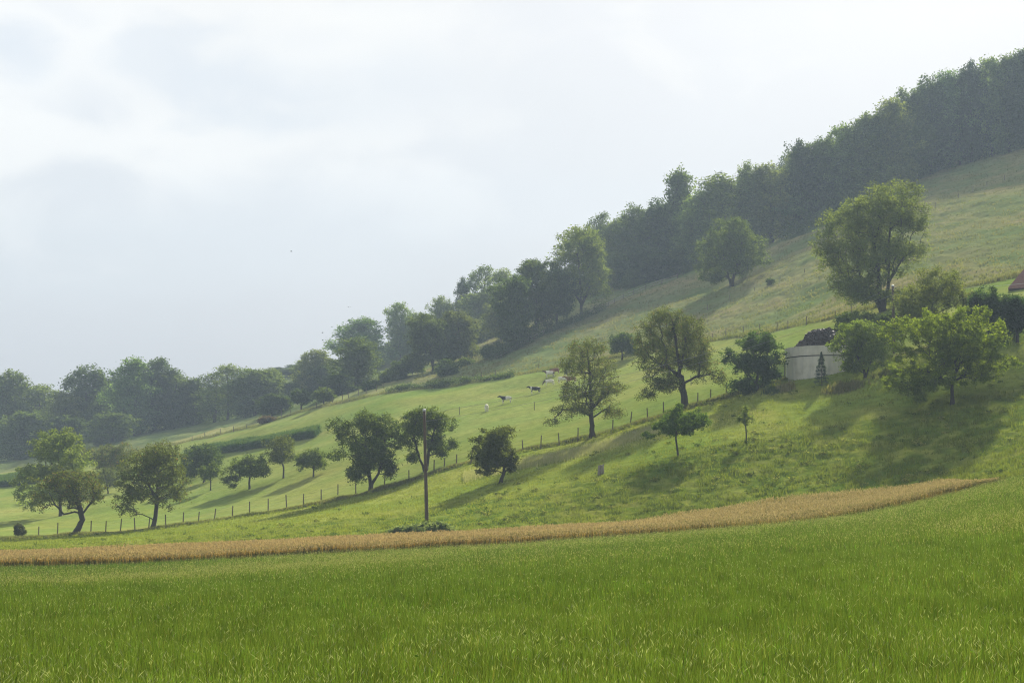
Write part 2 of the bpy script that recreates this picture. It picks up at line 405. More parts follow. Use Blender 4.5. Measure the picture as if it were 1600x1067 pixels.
# ------------------------------------------------------------------ grass blades
def blades(X, Y, h, w, col, bend=0.25, heads=None, z=None):
    """tapered bent blades: one quad and one triangle each"""
    n = len(X); z = zt(X, Y) if z is None else z
    a = rng.uniform(0, 2*np.pi, n); dx, dy = np.cos(a), np.sin(a)
    b = rng.uniform(0, 2*np.pi, n); bl = rng.uniform(0.15, 1.0, n)*bend*h
    bx, by = np.cos(b)*bl, np.sin(b)*bl
    base = np.stack([X, Y, z], -1)
    side = np.stack([dx*w/2, dy*w/2, np.zeros(n)], -1)
    mid = base + np.stack([bx*0.35, by*0.35, h*0.58], -1)
    tip = base + np.stack([bx, by, h*rng.uniform(0.9, 1.0, n)], -1)
    V = np.stack([base - side, base + side, mid + side*0.8, mid - side*0.8, tip], 1).reshape(-1, 3)
    i = np.arange(n)*5
    q = np.stack([i, i+1, i+2, i+3], -1); t = np.stack([i+3, i+2, i+4], -1)
    return V, q, t, col, tip
def join(parts):
    Vs, qs, ts, qc, tcx = [], [], [], [], []; off = 0
    for V, q, t, cq, ct in parts:
        Vs.append(V)
        if q is not None: qs.append(q + off); qc.append(cq)
        if t is not None: ts.append(t + off); tcx.append(ct)
        off += len(V)
    return np.concatenate(Vs), (np.concatenate(qs) if qs else None), (np.concatenate(ts) if ts else None), np.concatenate(qc + tcx)
def cone_pts(n, ya, yb, half=0.36, pad=2.0):
    Y = np.sqrt(rng.uniform(ya*ya, yb*yb, n)); X = rng.uniform(-1, 1, n)*(half*Y + pad)
    return X, Y
parts = []
for ya, yb, n, h, w in [(11, 26, 460000, 0.40, 0.0048), (26, 45, 430000, 0.43, 0.0072), (45, 75, 380000, 0.50, 0.012), (75, 116, 340000, 0.52, 0.020)]:
    X, Y = cone_pts(n, ya, yb)
    u = X/np.maximum(Y, 16)
    keep = (Y < np.interp(u, UT, LU[0][1]) + np.where(u > 0.285, 5.0, 0.2 + rng.normal(0, 0.5, n)))
    X, Y = X[keep], Y[keep]; n = len(X)
    clump = fbm(X/1.1, Y/1.1, 31, 3)/0.88; pat = fbm(X/9, Y/14, 32, 3)/0.88
    hh = h*rng.uniform(0.45, 1.05, n)*(0.62 + 0.6*clump)*(1 - 0.5*sstep(-4.0, -0.5, Y - np.interp(X/np.maximum(Y, 16), UT, LU[0][1])))
    col = lerp(c3(0.074, 0.125, 0.019), c3(0.152, 0.198, 0.045), np.clip(0.6*pat + 0.4*rng.uniform(0, 1, n), 0, 1))
    dryb = rng.uniform(0, 1, n) < 0.04 + 0.07*sstep(0.55, 0.8, pat)
    col[dryb] = c3(0.22, 0.21, 0.06)
    col *= (rng.uniform(0.5, 1.55, n)*(0.84 + 0.32*sstep(0.3, 0.7, fbm(X/0.35, Y/0.6, 33, 2)/0.75)))[:, None]
    broad = rng.uniform(0, 1, n) < 0.10
    col[broad] = col[broad]*np.array([0.85, 1.12, 0.8])
    V, q, t, _, tip = blades(X, Y, hh*np.where(broad, 0.85, 1), w*rng.uniform(0.7, 1.3, n)*np.where(broad, 2.6, 1), col, 0.26)
    parts.append((V, q, t, col, col))
    # seed heads on a share of the stalks; brighter near ones stand in for glints
    k = rng.choice(n, int(n*(0.055 if ya < 40 else 0.20)), replace=False)
    k = k[rng.uniform(0, 1, len(k)) < 0.25 + 0.9*sstep(0.42, 0.68, pat[k])]
    T = tip[k] + np.array([0, 0, 0.03]); s = w*1.15; hl = 0.05 if ya < 40 else 0.06
    a = rng.uniform(0, np.pi, len(k)); e = np.stack([np.cos(a)*s*0.6, np.sin(a)*s*0.6, np.zeros(len(k))], -1)
    lean = np.stack([rng.normal(0, 0.035, len(k)), rng.normal(0, 0.035, len(k)), np.full(len(k), hl)], -1)
    Vh = np.stack([T, T + lean*0.5 + e, T + lean, T + lean*0.5 - e], 1).reshape(-1, 3)
    i = np.arange(len(k))*4; ch = np.tile(c3(0.34, 0.37, 0.20) if ya < 40 else c3(0.30, 0.30, 0.14), (len(k), 1))*rng.uniform(0.7, 1.25, len(k))[:, None]
    parts.append((Vh, np.stack([i, i+1, i+2, i+3], -1), None, ch, None))
# broad-leaved plants (dock, clover) low among the blades
X, Y = cone_pts(2500, 11, 40)
z = zt(X, Y); n = len(X)
hh = rng.uniform(0.12, 0.42, n); a = rng.uniform(0, 2*np.pi, n); L = rng.uniform(0.02, 0.05, n)
o = np.stack([X, Y, z + hh], -1); d = np.stack([np.cos(a)*L, np.sin(a)*L, L*rng.uniform(-0.5, 0.6, n)], -1); e = np.stack([-np.sin(a)*L*0.3, np.cos(a)*L*0.3, rng.normal(0, 0.2, n)*L], -1)
V = np.stack([o, o + d*0.5 + e, o + d, o + d*0.5 - e], 1).reshape(-1, 3); i = np.arange(n)*4
cb = lerp(c3(0.08, 0.16, 0.02), c3(0.16, 0.24, 0.035), rng.uniform(0, 1, n))
parts.append((V, np.stack([i, i+1, i+2, i+3], -1), None, cb, None))
V, q, t, fc = join(parts)
o = link('tall_grass', make_mesh('tall_grass', V, q, t, M_GRASS, fcol=fc))
tag(o, 'tall green meadow grass going to seed across the whole foreground field', 'grass', kind='stuff')

# ripe cereal strip
parts = []
n = 170000
u = rng.uniform(-0.40, 0.298, n)
ya, yb = np.interp(u, UT, LU[0][1]), np.interp(u, UT, LU[1][1])
f = rng.uniform(0, 1, n); edge = rng.uniform(0, 1, n) < 0.22
f = np.where(edge, rng.normal(0.0, 0.045, n), f)
end = sstep(0.262, 0.300, u)
yb = yb*(1-end*0.9) + (ya + 0.6)*end*0.9
Y = ya + f*(yb - ya) + 1.1*(fbm(u*160, u*0, 5, 4)-0.47); X = u*Y
h = (0.88 + 0.34*(fbm(X/4, Y/2.5, 41, 3)-0.44))*rng.uniform(0.8, 1.1, n)*np.where(f < 0.03, rng.uniform(0.72, 1.0, n), 1.0)*(1 - 0.75*end*rng.uniform(0.5, 1, n))
zb = zt(X, Y)
w = rng.uniform(0.018, 0.032, n)
a = rng.uniform(0, 2*np.pi, n); lean = rng.uniform(0, 0.16, n)*h; b = rng.uniform(0, 2*np.pi, n)
base = np.stack([X, Y, zb], -1); sd = np.stack([np.cos(a)*w/2, np.sin(a)*w/2, 0*X], -1)
lm = np.stack([np.cos(b)*lean, np.sin(b)*lean, h*0.84], -1); m0 = base + lm*0.78; m1_ = base + lm
V = np.stack([base - sd*1.5, base + sd*1.5, m0 + sd, m0 - sd, m1_ + sd*0.7, m1_ - sd*0.7], 1).reshape(-1, 3)
i = np.arange(n)*6
pat = fbm(X/7, Y/5, 42, 3)/0.88; rgt = sstep(-0.1, 0.22, u)
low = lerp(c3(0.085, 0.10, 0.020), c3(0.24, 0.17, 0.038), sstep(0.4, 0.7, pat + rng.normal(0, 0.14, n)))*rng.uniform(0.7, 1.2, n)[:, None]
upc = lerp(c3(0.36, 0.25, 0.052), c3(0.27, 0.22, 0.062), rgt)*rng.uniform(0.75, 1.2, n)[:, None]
weedy = rng.uniform(0, 1, n) < 0.08 + 0.38*(np.abs(f) < 0.05) + 0.55*end*(f < 0.4)
grn = lerp(c3(0.085, 0.115, 0.022), c3(0.17, 0.175, 0.05), rng.uniform(0, 1, n))
low[weedy] = grn[weedy]*0.9; upc[weedy] = grn[weedy]
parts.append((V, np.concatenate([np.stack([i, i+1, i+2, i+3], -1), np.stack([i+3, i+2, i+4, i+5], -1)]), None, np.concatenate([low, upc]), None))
s2 = sd*2.2; hd = np.stack([np.cos(b)*0.07, np.sin(b)*0.07, h*0.16*rng.uniform(0.6, 1.2, n)], -1)
Vh = np.stack([m1_, m1_ + hd*0.5 + s2, m1_ + hd, m1_ + hd*0.5 - s2], 1).reshape(-1, 3); i = np.arange(n)*4
hc = lerp(c3(0.39, 0.315, 0.15), c3(0.35, 0.30, 0.14), rgt)*rng.uniform(0.75, 1.18, n)[:, None]
hc[weedy] = hc[weedy]*0.5 + grn[weedy]*0.6
parts.append((Vh, np.stack([i, i+1, i+2, i+3], -1), None, hc, None))
# green weeds and couch grass along its front margin
n = 26000
u = rng.uniform(-0.38, 0.302, n); Y = np.interp(u, UT, LU[0][1]) + rng.normal(-0.1, 0.45, n); X = u*Y
hw_ = rng.uniform(0.25, 0.75, n)*(0.35 + 0.9*vnoise(X/2.2, Y/2.2, 9))
cw = lerp(c3(0.065, 0.095, 0.018), c3(0.15, 0.155, 0.04), rng.uniform(0, 1, n))
V, q, t, _, tip = blades(X, Y, hw_, rng.uniform(0.02, 0.045, n), cw, 0.3)
parts.append((V, q, t, cw, cw))
V, q, t, fc = join(parts)
o = link('ripe_cereal', make_mesh('ripe_cereal', V, q, t, M_STRAW, fcol=fc))
tag(o, 'curving strip of ripe golden cereal between the tall grass and the meadow', 'cereal crop', kind='stuff')

# rough meadow and bank sward behind the strip
parts = []
n = 210000
u = rng.uniform(-0.36, 0.37, n)
ya, yb = np.interp(u, UT, LU[1][1]), np.interp(u, UT, LU[3][1])
f = rng.uniform(0, 1, n)**1.25; Y = ya + 0.3 + f*(yb - ya - 0.6); X = u*Y
yc = np.interp(u, UT, LU[2][1])
onb = (1 - sstep(-1, 4, Y - yc))*sstep(-0.01, 0.08, u)
tuss = fbm(X/0.9, Y/0.9, 51, 3)/0.88; pat = fbm(X/6, Y/8, 52, 3)/0.88
keep = rng.uniform(0, 1, n) < 0.35 + 0.9*sstep(0.35, 0.65, tuss)
X, Y, u, onb, tuss, pat = [v[keep] for v in (X, Y, u, onb, tuss, pat)]; n = len(X)
h = (0.10 + 0.30*sstep(0.35, 0.75, tuss)*(0.45 + 0.7*onb))*rng.uniform(0.6, 1.2, n)
col = lerp(c3(0.185, 0.24, 0.038), c3(0.27, 0.28, 0.065), np.clip(pat*0.7 + 0.3*rng.uniform(0, 1, n), 0, 1))
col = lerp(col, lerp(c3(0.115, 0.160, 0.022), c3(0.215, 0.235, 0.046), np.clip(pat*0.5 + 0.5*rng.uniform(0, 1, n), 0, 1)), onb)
col *= rng.uniform(0.78, 1.2, n)[:, None]
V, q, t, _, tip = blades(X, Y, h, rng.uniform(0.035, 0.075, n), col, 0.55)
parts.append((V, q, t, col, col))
# pale seed-head swathe
n = 26000
u = rng.uniform(-0.03, 0.10, n); Y = np.interp(u, UT, LU[3][1]) - 13 + rng.normal(0, 1.9, n); X = u*Y
col = lerp(c3(0.46, 0.43, 0.29), c3(0.30, 0.33, 0.12), rng.uniform(0, 1, n)); V, q, t, _, tip = blades(X, Y, rng.uniform(0.25, 0.55, n), rng.uniform(0.025, 0.05, n), col, 0.3)
parts.append((V, q, t, col, col))
# rank grass along the lower and upper fences
for k, n, sg, hr, ulim in [(3, 26000, 0.45, (0.18, 0.5), (-0.36, 0.19)), (4, 26000, 1.0, (0.25, 0.8), (-0.25, 0.34))]:
    u = rng.uniform(*ulim, n); Y = np.interp(u, UT, LU[k][1]) + rng.normal(0, sg, n) - 0.1; X = u*Y
    col = lerp(c3(0.14, 0.17, 0.05), c3(0.32, 0.28, 0.13), rng.uniform(0, 1, n)*fbm(X/5, Y/5, 53, 2)*1.6)
    V, q, t, _, tip = blades(X, Y, rng.uniform(*hr, n)*(0.3 + vnoise(X/2.5, Y/2.5, 5)), rng.uniform(0.05, 0.1, n), col, 0.4)
    parts.append((V, q, t, col, col))
# added low herb clumps, mostly coloured dark to stand in for shaded gaps between tufts
m = 3000
u = rng.uniform(-0.30, 0.36, m)
ya, yb, yc = np.interp(u, UT, LU[1][1]), np.interp(u, UT, LU[3][1]), np.interp(u, UT, LU[2][1])
Y = np.where(rng.uniform(0, 1, m) < 0.72, ya + 1 + rng.uniform(0, 1, m)*(yc - ya + 4), ya + 1 + rng.uniform(0, 1, m)*(yb - ya - 2)); X = u*Y
keep = (fbm(X/3.0, Y/2.2, 57, 3)/0.88 + rng.normal(0, 0.08, m) > 0.5) & ((u > -0.02) | (rng.uniform(0, 1, m) < 0.25))
X, Y = X[keep], Y[keep]
hcen = np.stack([X, Y, zt(X, Y) + rng.uniform(0.06, 0.24, len(X))], -1)
for frac, ca, cb_ in ((0.7, (0.055, 0.085, 0.016), (0.115, 0.15, 0.03)), (0.3, (0.15, 0.17, 0.04), (0.25, 0.25, 0.09))):
    sel = rng.uniform(0, 1, len(hcen)) < frac
    V, q, c = leaves(hcen[sel], int(sel.sum()*22), 0.17, 0.17, ca, cb_, rng, flat=0.45)
    parts.append((V, q, None, c, None))
# tussocks of the dry upper meadow
n = 70000
u = rng.uniform(-0.06, 0.37, n); ya, yb = np.interp(u, UT, LU[4][1]), np.interp(u, UT, LU[6][1])
Y = ya + 2 + rng.uniform(0, 1, n)**1.3*(yb - ya - 4); X = u*Y
tz = fbm(X/2.5, Y/2.0, 54, 3)/0.88; keep = tz > 0.5; X, Y, tz = X[keep], Y[keep], tz[keep]; n = len(X)
col = lerp(c3(0.15, 0.18, 0.07), c3(0.235, 0.215, 0.105), np.clip(fbm(X/15, Y/15, 55, 3)*1.5 - 0.2 + rng.normal(0, 0.15, n), 0, 1))
V, q, t, _, tip = blades(X, Y, rng.uniform(0.15, 0.5, n), rng.uniform(0.12, 0.25, n), col, 0.6)
parts.append((V, q, t, col, col))
V, q, t, fc = join(parts)
o = link('meadow_grass', make_mesh('meadow_grass', V, q, t, M_GRASS, fcol=fc))
tag(o, 'short tufted yellow green meadow grass over the bank and hillside', 'grass', kind='stuff')

# ------------------------------------------------------------------ trees
def grow(trunks, blobs, n_att, seg, r, out=1.28):
    """nodes of a branching skeleton; trunks: polylines from the base, blobs: crown ellipsoids (c, radii)"""
    P, par, pl = [], [], []
    for T in trunks:
        prev = -1
        for k, p in enumerate(T):
            p = np.array(p, float)
            if k == 0 and P:
                prev = 0; continue
            if prev >= 0:
                d = np.linalg.norm(p - P[prev]); m = max(1, int(d/seg)); p0 = P[prev]
                for s in range(1, m+1):
                    q = p0 + (p - p0)*s/m + (r.normal(0, 0.06*seg, 3) if s < m else 0)
                    P.append(q); par.append(prev); pl.append(pl[prev] + d/m); prev = len(P)-1
            else:
                P.append(p); par.append(-1); pl.append(0.0); prev = 0
    ntr = len(P)
    vol = np.array([b[1][0]*b[1][1]*b[1][2] for b in blobs])**0.62
    pick = r.choice(len(blobs), n_att, p=vol/vol.sum())
    d = r.normal(size=(n_att, 3)); d /= np.linalg.norm(d, axis=1)[:, None]
    rad = r.uniform(0.12, 1.0, n_att)**0.45; rad = np.where(r.uniform(0, 1, n_att) < 0.10, r.uniform(1.0, out, n_att), rad)
    A = np.array([blobs[k][0] for k in pick]) + d*rad[:, None]*np.array([blobs[k][1] for k in pick])
    root = np.array(trunks[0][-1])*0.5 + np.array(trunks[0][0])*0.5
    A = A[np.argsort(np.linalg.norm(A - root, axis=1))]
    zmin = trunks[0][0][2] + 0.12*(A[:, 2].max() - trunks[0][0][2])
    tips = []
    start = max(1, int(ntr*0.25))
    for p in A:
        Pa = np.array(P[start:]); c = np.linalg.norm(Pa - p, axis=1) + 0.22*np.array(pl[start:]) + 0.35*np.maximum(0, Pa[:, 2] - p[2])
        j = int(np.argmin(c)) + start; d_ = np.linalg.norm(P[j] - p); m = max(1, int(d_/seg)); p0 = P[j]; prev = j
        up = np.array([0, 0, 0.10*d_])
        for s in range(1, m+1):
            t = s/m; q = p0 + (p - p0)*t + up*math.sin(math.pi*t) + (r.normal(0, 0.10*seg, 3) if s < m else 0)
            P.append(q); par.append(prev); pl.append(pl[prev] + d_/m); prev = len(P)-1
        tips.append(prev)
    return np.array(P), np.array(par), tips, ntr
def tubes(P, par, rad, sides=5, rmin=0.0):
    k = np.nonzero((par >= 0) & (rad >= rmin))[0]
    a, b = P[par[k]], P[k]; ra = np.minimum(rad[par[k]], rad[k]*1.6 + 0.02); rb = rad[k]
    d = b - a; L = np.linalg.norm(d, axis=1)[:, None] + 1e-9; d = d/L
    b = b + d*rb[:, None]*0.5
    ref = np.where(np.abs(d[:, 2:3]) < 0.9, np.array([[0, 0, 1.0]]), np.array([[1.0, 0, 0]]))
    e1 = np.cross(d, ref); e1 /= np.linalg.norm(e1, axis=1)[:, None]; e2 = np.cross(d, e1)
    n = len(k); V = np.zeros((n, 2, sides, 3))
    for s in range(sides):
        t = 2*math.pi*s/sides; o_ = e1*math.cos(t) + e2*math.sin(t)
        V[:, 0, s] = a + o_*ra[:, None]; V[:, 1, s] = b + o_*rb[:, None]
    base = (np.arange(n)*2*sides)[:, None]
    s = np.arange(sides); q = np.stack([base + s, base + (s+1) % sides, base + sides + (s+1) % sides, base + sides + s], -1).reshape(-1, 4)
    return V.reshape(-1, 3), q
def tree_meshes(trunks, blobs, r, n_att=160, seg=0.45, base_r=0.25, n_leaf=7000, sig=0.35, size=0.15, c1=(0.05, 0.085, 0.02), c2=(0.10, 0.15, 0.035),
                droop=0.0, browny=0.0, rmin=0.0, inner=0.55, flat=0.75, out=1.28):
    P, par, tips, ntr = grow(trunks, blobs, n_att, seg, r, out)
    n = len(P); w = np.zeros(n)
    tip0 = 1.0
    child = np.zeros(n, int)
    for k in range(n):
        if par[k] >= 0: child[par[k]] += 1
    acc = np.zeros(n)
    for k in range(n-1, -1, -1):
        if child[k] == 0: acc[k] = tip0
        if par[k] >= 0: acc[par[k]] += acc[k]
    rad = acc**0.5; rad = rad/rad[0]*base_r; rad[ntr:] *= 0.72
    dist = np.linalg.norm(P - P[0], axis=1)
    rad = rad*(1 + 0.45*np.exp(-dist/(2.2*base_r)))
    rad = np.maximum(rad, 0.006)
    Vt, qt = tubes(P, par, rad, 6, rmin)
    # leaf clusters sit on the tips and on outer parts of the twigs
    outer = [k for k in range(ntr, n) if acc[k] <= 3]
    cen = P[np.array(list(tips) + [k for k in outer if r.uniform() < inner])]
    Vl, ql, cl = leaves(cen, n_leaf, sig, size, c1, c2, r, droop=droop, browny=browny, flat=flat)
    return Vt, qt, Vl, ql, cl
def build_tree(name, base, trunks, blobs, label, cat='tree', group=None, mat=M_LEAF, crown='crown', **kw):
    Vt, qt, Vl, ql, cl = tree_meshes(trunks, blobs, kw.pop('r'), **kw)
    root = empty(name, base); tag(root, label, cat, group)
    link('trunk', make_mesh('trunk', Vt, quads=qt, mat=M_BARK, smooth=True), root)
    link(crown, make_mesh(crown, Vl, quads=ql, mat=mat, fcol=cl), root)
    return root
def photo_tree(name, base, trunks, blobs, label, Y=None, ymin=20, depth=0.9, seed=1, **kw):
    """base, trunk points and crown ellipsoids surveyed on the photograph; given real size and depth where the tree stands"""
    r = np.random.default_rng(seed)
    kw['n_leaf'] = int(kw['n_leaf']*2.3); kw['n_att'] = int(kw['n_att']*2.3); kw['sig'] *= 0.68; kw['size'] *= 1.28; kw['base_r'] *= 0.88
    b = hit(base[0], base[1], ymin) if Y is None else ground_at(base[0], Y, base[1])
    y = b.y; s = y / F_PX
    ref = at(base[0], base[1], y)
    def loc(px, py, dy=0.0):
        return np.array([(px - base[0])*s, dy, (base[1] - py)*s*1.005])
    Ts = []
    for T in trunks:
        pts = [np.array([0, 0, -0.12])]
        dd = 0.0
        for (px, py) in T:
            dd += r.normal(0, 0.12); pts.append(loc(px, py, dd))
        Ts.append(pts)
    wmax = max(abs(bb[0] - base[0]) for bb in blobs) + 1e-6
    Bs = []
    for (cx, cy, rx, ry) in blobs:
        f = 1 - min(1.0, abs(cx - base[0])/ (wmax*1.1))
        dy = r.normal(0, 0.35)*rx*s*(0.4 + f)
        rx *= 1.14; ry *= 1.10
        Bs.append((loc(cx, cy, dy), np.array([rx*s, max(rx, ry)*s*depth, ry*s])))
        if f > 0.45:                                 # fill the crown's depth too
            for sg in (-1, 1):
                Bs.append((loc(cx + r.normal(0, 0.3)*rx, cy + abs(r.normal(0, 0.2))*ry, sg*rx*s*r.uniform(0.9, 1.5)), np.array([rx*s*0.85, rx*s*0.8, ry*s*0.85])))
    return build_tree(name, b, Ts, Bs, label, r=r, **kw)

OLIVE = dict(c1=(0.050, 0.070, 0.022), c2=(0.112, 0.138, 0.046))
GREEN = dict(c1=(0.045, 0.076, 0.020), c2=(0.115, 0.155, 0.040))
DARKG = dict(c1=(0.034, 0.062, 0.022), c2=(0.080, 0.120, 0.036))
LIGHT = dict(c1=(0.085, 0.130, 0.034), c2=(0.165, 0.205, 0.060))
BRIGHT = dict(c1=(0.080, 0.150, 0.022), c2=(0.165, 0.240, 0.040))
G_ORCH = 'orchard trees on the pasture'
PT = photo_tree
# -- left orchard, from the back to the front
PT('fruit_tree', (172,760), [[(172,735),(170,715)]], [(165,709,28,15),(192,706,20,14),(150,720,15,15),(180,722,22,12)], 'brownish wide crowned fruit tree behind the gnarled leaning tree, its trunk hidden', seed=2, group=G_ORCH, n_att=110, n_leaf=6000, sig=0.45, size=0.2, base_r=0.22, browny=0.25, **OLIVE)
PT('fruit_tree', (95,806), [[(92,780),(89,735),(89,700),(88,680)]], [(84,686,28,20),(108,690,17,13),(62,704,16,14),(90,715,32,17),(122,722,16,14),(60,737,26,14),(36,742,14,12),(28,765,13,14),(42,783,17,11),(85,745,26,18),(105,742,22,14),(40,795,8,7),(75,770,20,12)], 'tall light green tree with airy pointed crown, tallest of the left orchard', seed=3, group=G_ORCH, n_att=190, n_leaf=9500, sig=0.42, size=0.24, base_r=0.26, **LIGHT)
PT('fruit_tree', (169,771), [[(167,758),(165,745)]], [(165,742,18,13),(182,747,14,12),(152,748,10,8)], 'small grey green fruit tree with thin forked trunk under the brownish wide crown', seed=4, group=G_ORCH, n_att=80, n_leaf=3200, sig=0.32, size=0.17, base_r=0.12, **OLIVE)
PT('fruit_tree', (291,753), [[(292,738),(298,722)]], [(300,718,15,17),(312,706,16,11),(296,733,12,10)], 'dark rounded fruit tree close behind the broad olive tree', seed=5, group=G_ORCH, n_att=90, n_leaf=4200, sig=0.4, size=0.2, base_r=0.14, **DARKG)
PT('fruit_tree', (318,754), [[(319,738),(320,722)]], [(322,710,18,14),(332,724,12,14),(314,728,13,12)], 'dark green fruit tree standing between two thin trunked neighbours', seed=6, group=G_ORCH, n_att=90, n_leaf=4200, sig=0.4, size=0.2, base_r=0.14, **DARKG)
PT('fruit_tree', (329,766), [[(329,755),(328,745)]], [(328,738,11,10),(334,732,7,8)], 'very small slender fruit tree in front of the dark green pair', seed=7, group=G_ORCH, n_att=50, n_leaf=1900, sig=0.28, size=0.17, base_r=0.1, **GREEN)
PT('fruit_tree', (390,764), [[(390,750),(392,735)]], [(395,726,22,15),(410,734,10,12),(363,737,15,16),(360,752,12,8),(380,728,15,12)], 'low spreading fruit tree with one side drooping to the grass', seed=8, group=G_ORCH, n_att=110, n_leaf=5200, sig=0.36, size=0.18, base_r=0.16, **GREEN)
PT('fruit_tree', (443,747), [[(443,730),(439,715),(438,700)]], [(440,692,15,11),(424,702,13,14),(446,708,11,12),(432,715,12,8)], 'pale airy fruit tree on a clean upright trunk below the maize', seed=9, group=G_ORCH, n_att=90, n_leaf=2600, sig=0.34, size=0.17, base_r=0.14, **OLIVE)
PT('fruit_tree', (490,745), [[(490,732),(490,720)]], [(490,715,15,13),(468,724,9,13),(503,722,7,10),(480,718,12,10)], 'small dark fruit tree with a lower lobe beside the big spreading pear', seed=10, group=G_ORCH, n_att=80, n_leaf=3000, sig=0.32, size=0.17, base_r=0.12, **GREEN)
PT('fruit_tree', (117,836), [[(123,824),(128,812),(126,803),(115,800),(98,804),(85,790),(74,770)],[(123,824),(128,812),(126,803),(122,785),(112,765)],[(123,824),(128,812),(128,803),(140,787),(150,768)]], [(75,768,24,24),(98,754,28,18),(130,760,24,22),(60,782,13,14),(108,778,22,14),(150,770,11,18),(85,752,20,13),(120,747,18,11)], 'gnarled old fruit tree with bent leaning trunk and brownish thin leaves', seed=11, group=G_ORCH, n_att=190, n_leaf=5600, sig=0.34, size=0.15, base_r=0.40, browny=0.35, **OLIVE)
PT('fruit_tree', (239,826), [[(243,800),(244,775),(245,745),(247,712)],[(243,800),(243,780),(232,760),(215,745)]], [(247,712,28,18),(215,728,27,18),(272,722,20,20),(195,780,20,15),(222,770,22,14),(265,770,22,19),(240,742,32,18),(276,748,13,15),(200,800,17,7),(205,752,20,14)], 'broad olive coloured fruit tree with dark forked trunk beside the fence', seed=12, group=G_ORCH, n_att=240, n_leaf=9000, sig=0.36, size=0.16, base_r=0.36, browny=0.12, **OLIVE)
PT('fruit_tree', (580,767), [[(577,745),(571,710),(570,670)],[(581,755),(591,740),(600,700)]], [(570,660,17,15),(530,670,20,14),(602,667,20,16),(525,712,16,8),(575,695,28,24),(588,715,26,17),(558,738,13,17),(611,733,9,17),(617,690,11,15),(545,688,18,13)], 'large spreading tree with twin trunks on the fence line, left of the tall pole', seed=13, group=G_ORCH, n_att=230, n_leaf=11000, sig=0.40, size=0.18, base_r=0.34, c1=(0.040,0.070,0.026), c2=(0.10,0.135,0.045))
PT('fruit_tree', (665,736), [[(655,716),(648,690),(645,665)],[(668,725),(671,700),(680,670)]], [(648,663,19,17),(690,660,19,14),(638,690,15,12),(645,712,7,9),(706,696,9,9),(680,692,12,14),(694,706,9,7),(668,650,18,11)], 'open crowned tree with V shaped trunk standing behind the tall pole', seed=14, group=G_ORCH, n_att=180, n_leaf=7500, sig=0.36, size=0.17, base_r=0.28, **GREEN)
PT('fruit_tree', (782,754), [[(787,740),(788,728),(784,700)]], [(770,683,20,15),(754,714,18,14),(775,716,18,14),(759,734,11,8),(797,720,9,13),(744,690,8,7),(796,674,9,5),(770,699,22,12)], 'compact dark green fruit tree leaning on a curved trunk below the fence', seed=15, group=G_ORCH, n_att=150, n_leaf=8500, sig=0.30, size=0.15, base_r=0.20, c1=(0.045,0.065,0.020), c2=(0.095,0.115,0.03))
PT('fruit_tree', (926,683), [[(923,645),(923,606),(921,577),(918,545)],[(923,650),(905,640),(880,640),(866,655)],[(923,640),(945,620),(965,605)],[(923,655),(945,640),(968,642)]], [(920,543,24,14),(903,568,26,18),(945,573,19,22),(890,612,21,18),(930,607,25,22),(880,642,17,15),(862,660,10,8),(960,604,16,10),(960,640,18,11),(908,638,20,10)], 'tall sparse pear tree with drooping lower limbs, fence posts on both sides', seed=16, group=G_ORCH, n_att=330, n_leaf=8500, sig=0.34, size=0.13, base_r=0.42, browny=0.15, droop=0.4, **OLIVE)
PT('fruit_tree', (1071,637), [[(1067,606),(1062,577),(1057,533),(1050,495)],[(1067,600),(1085,590),(1110,585),(1128,592)],[(1065,590),(1040,570),(1018,590)]], [(1045,490,21,12),(1030,513,28,19),(1070,513,26,22),(1010,533,18,26),(1045,548,35,26),(1085,548,24,22),(1020,588,19,22),(1010,613,12,12),(1045,598,18,14),(1110,588,24,11),(1132,595,11,9),(1090,568,20,13)], 'largest drooping pear tree with thick dark trunk, above the small dense apple tree', seed=17, group=G_ORCH, n_att=380, n_leaf=15000, sig=0.38, size=0.14, base_r=0.50, browny=0.15, droop=0.4, **OLIVE)
PT('fruit_tree', (1060,713), [[(1058,700),(1056,687),(1058,668)]], [(1058,655,25,14),(1040,666,20,9),(1016,680,9,4),(1085,660,17,11),(1060,673,20,8),(1091,641,4,9),(1104,660,12,7),(1062,640,5,9)], 'small dense apple tree on a thin trunk at the bank crest', seed=18, group='fruit trees on the bank', n_att=150, n_leaf=6500, sig=0.20, size=0.13, base_r=0.11, c1=(0.04,0.085,0.018), c2=(0.095,0.15,0.03))
PT('fruit_tree', (1166,692), [[(1166,675),(1165,660),(1164,648)]], [(1166,643,4,9),(1156,654,4,5),(1174,656,4,6),(1165,657,4,6)], 'young sapling with tiny crown standing alone on the bank', seed=19, group='fruit trees on the bank', n_att=40, n_leaf=600, sig=0.14, size=0.12, base_r=0.075, **LIGHT)
# -- behind and around the tank
PT('fruit_tree', (1182,610), [[(1184,590),(1188,560),(1190,540)],[(1182,600),(1165,580),(1145,565)]], [(1190,533,26,15),(1140,560,14,11),(1178,568,24,16),(1210,558,17,17),(1163,600,16,10),(1202,588,15,12)], 'dark drooping tree left of the round concrete tank', ymin=150, seed=20, n_att=190, n_leaf=9500, sig=0.34, size=0.17, base_r=0.25, droop=0.3, c1=(0.030,0.062,0.024), c2=(0.065,0.11,0.035))
PT('fruit_tree', (1352,580), [[(1358,562),(1366,545),(1372,520)],[(1350,565),(1340,545),(1335,520)]], [(1345,508,24,17),(1320,534,19,22),(1355,538,24,22),(1332,563,17,9),(1376,520,11,15)], 'mid green bushy tree hiding one side of the round concrete tank', Y=177, seed=21, n_att=180, n_leaf=9500, sig=0.30, size=0.15, base_r=0.18, c1=(0.075,0.125,0.026), c2=(0.150,0.20,0.045))
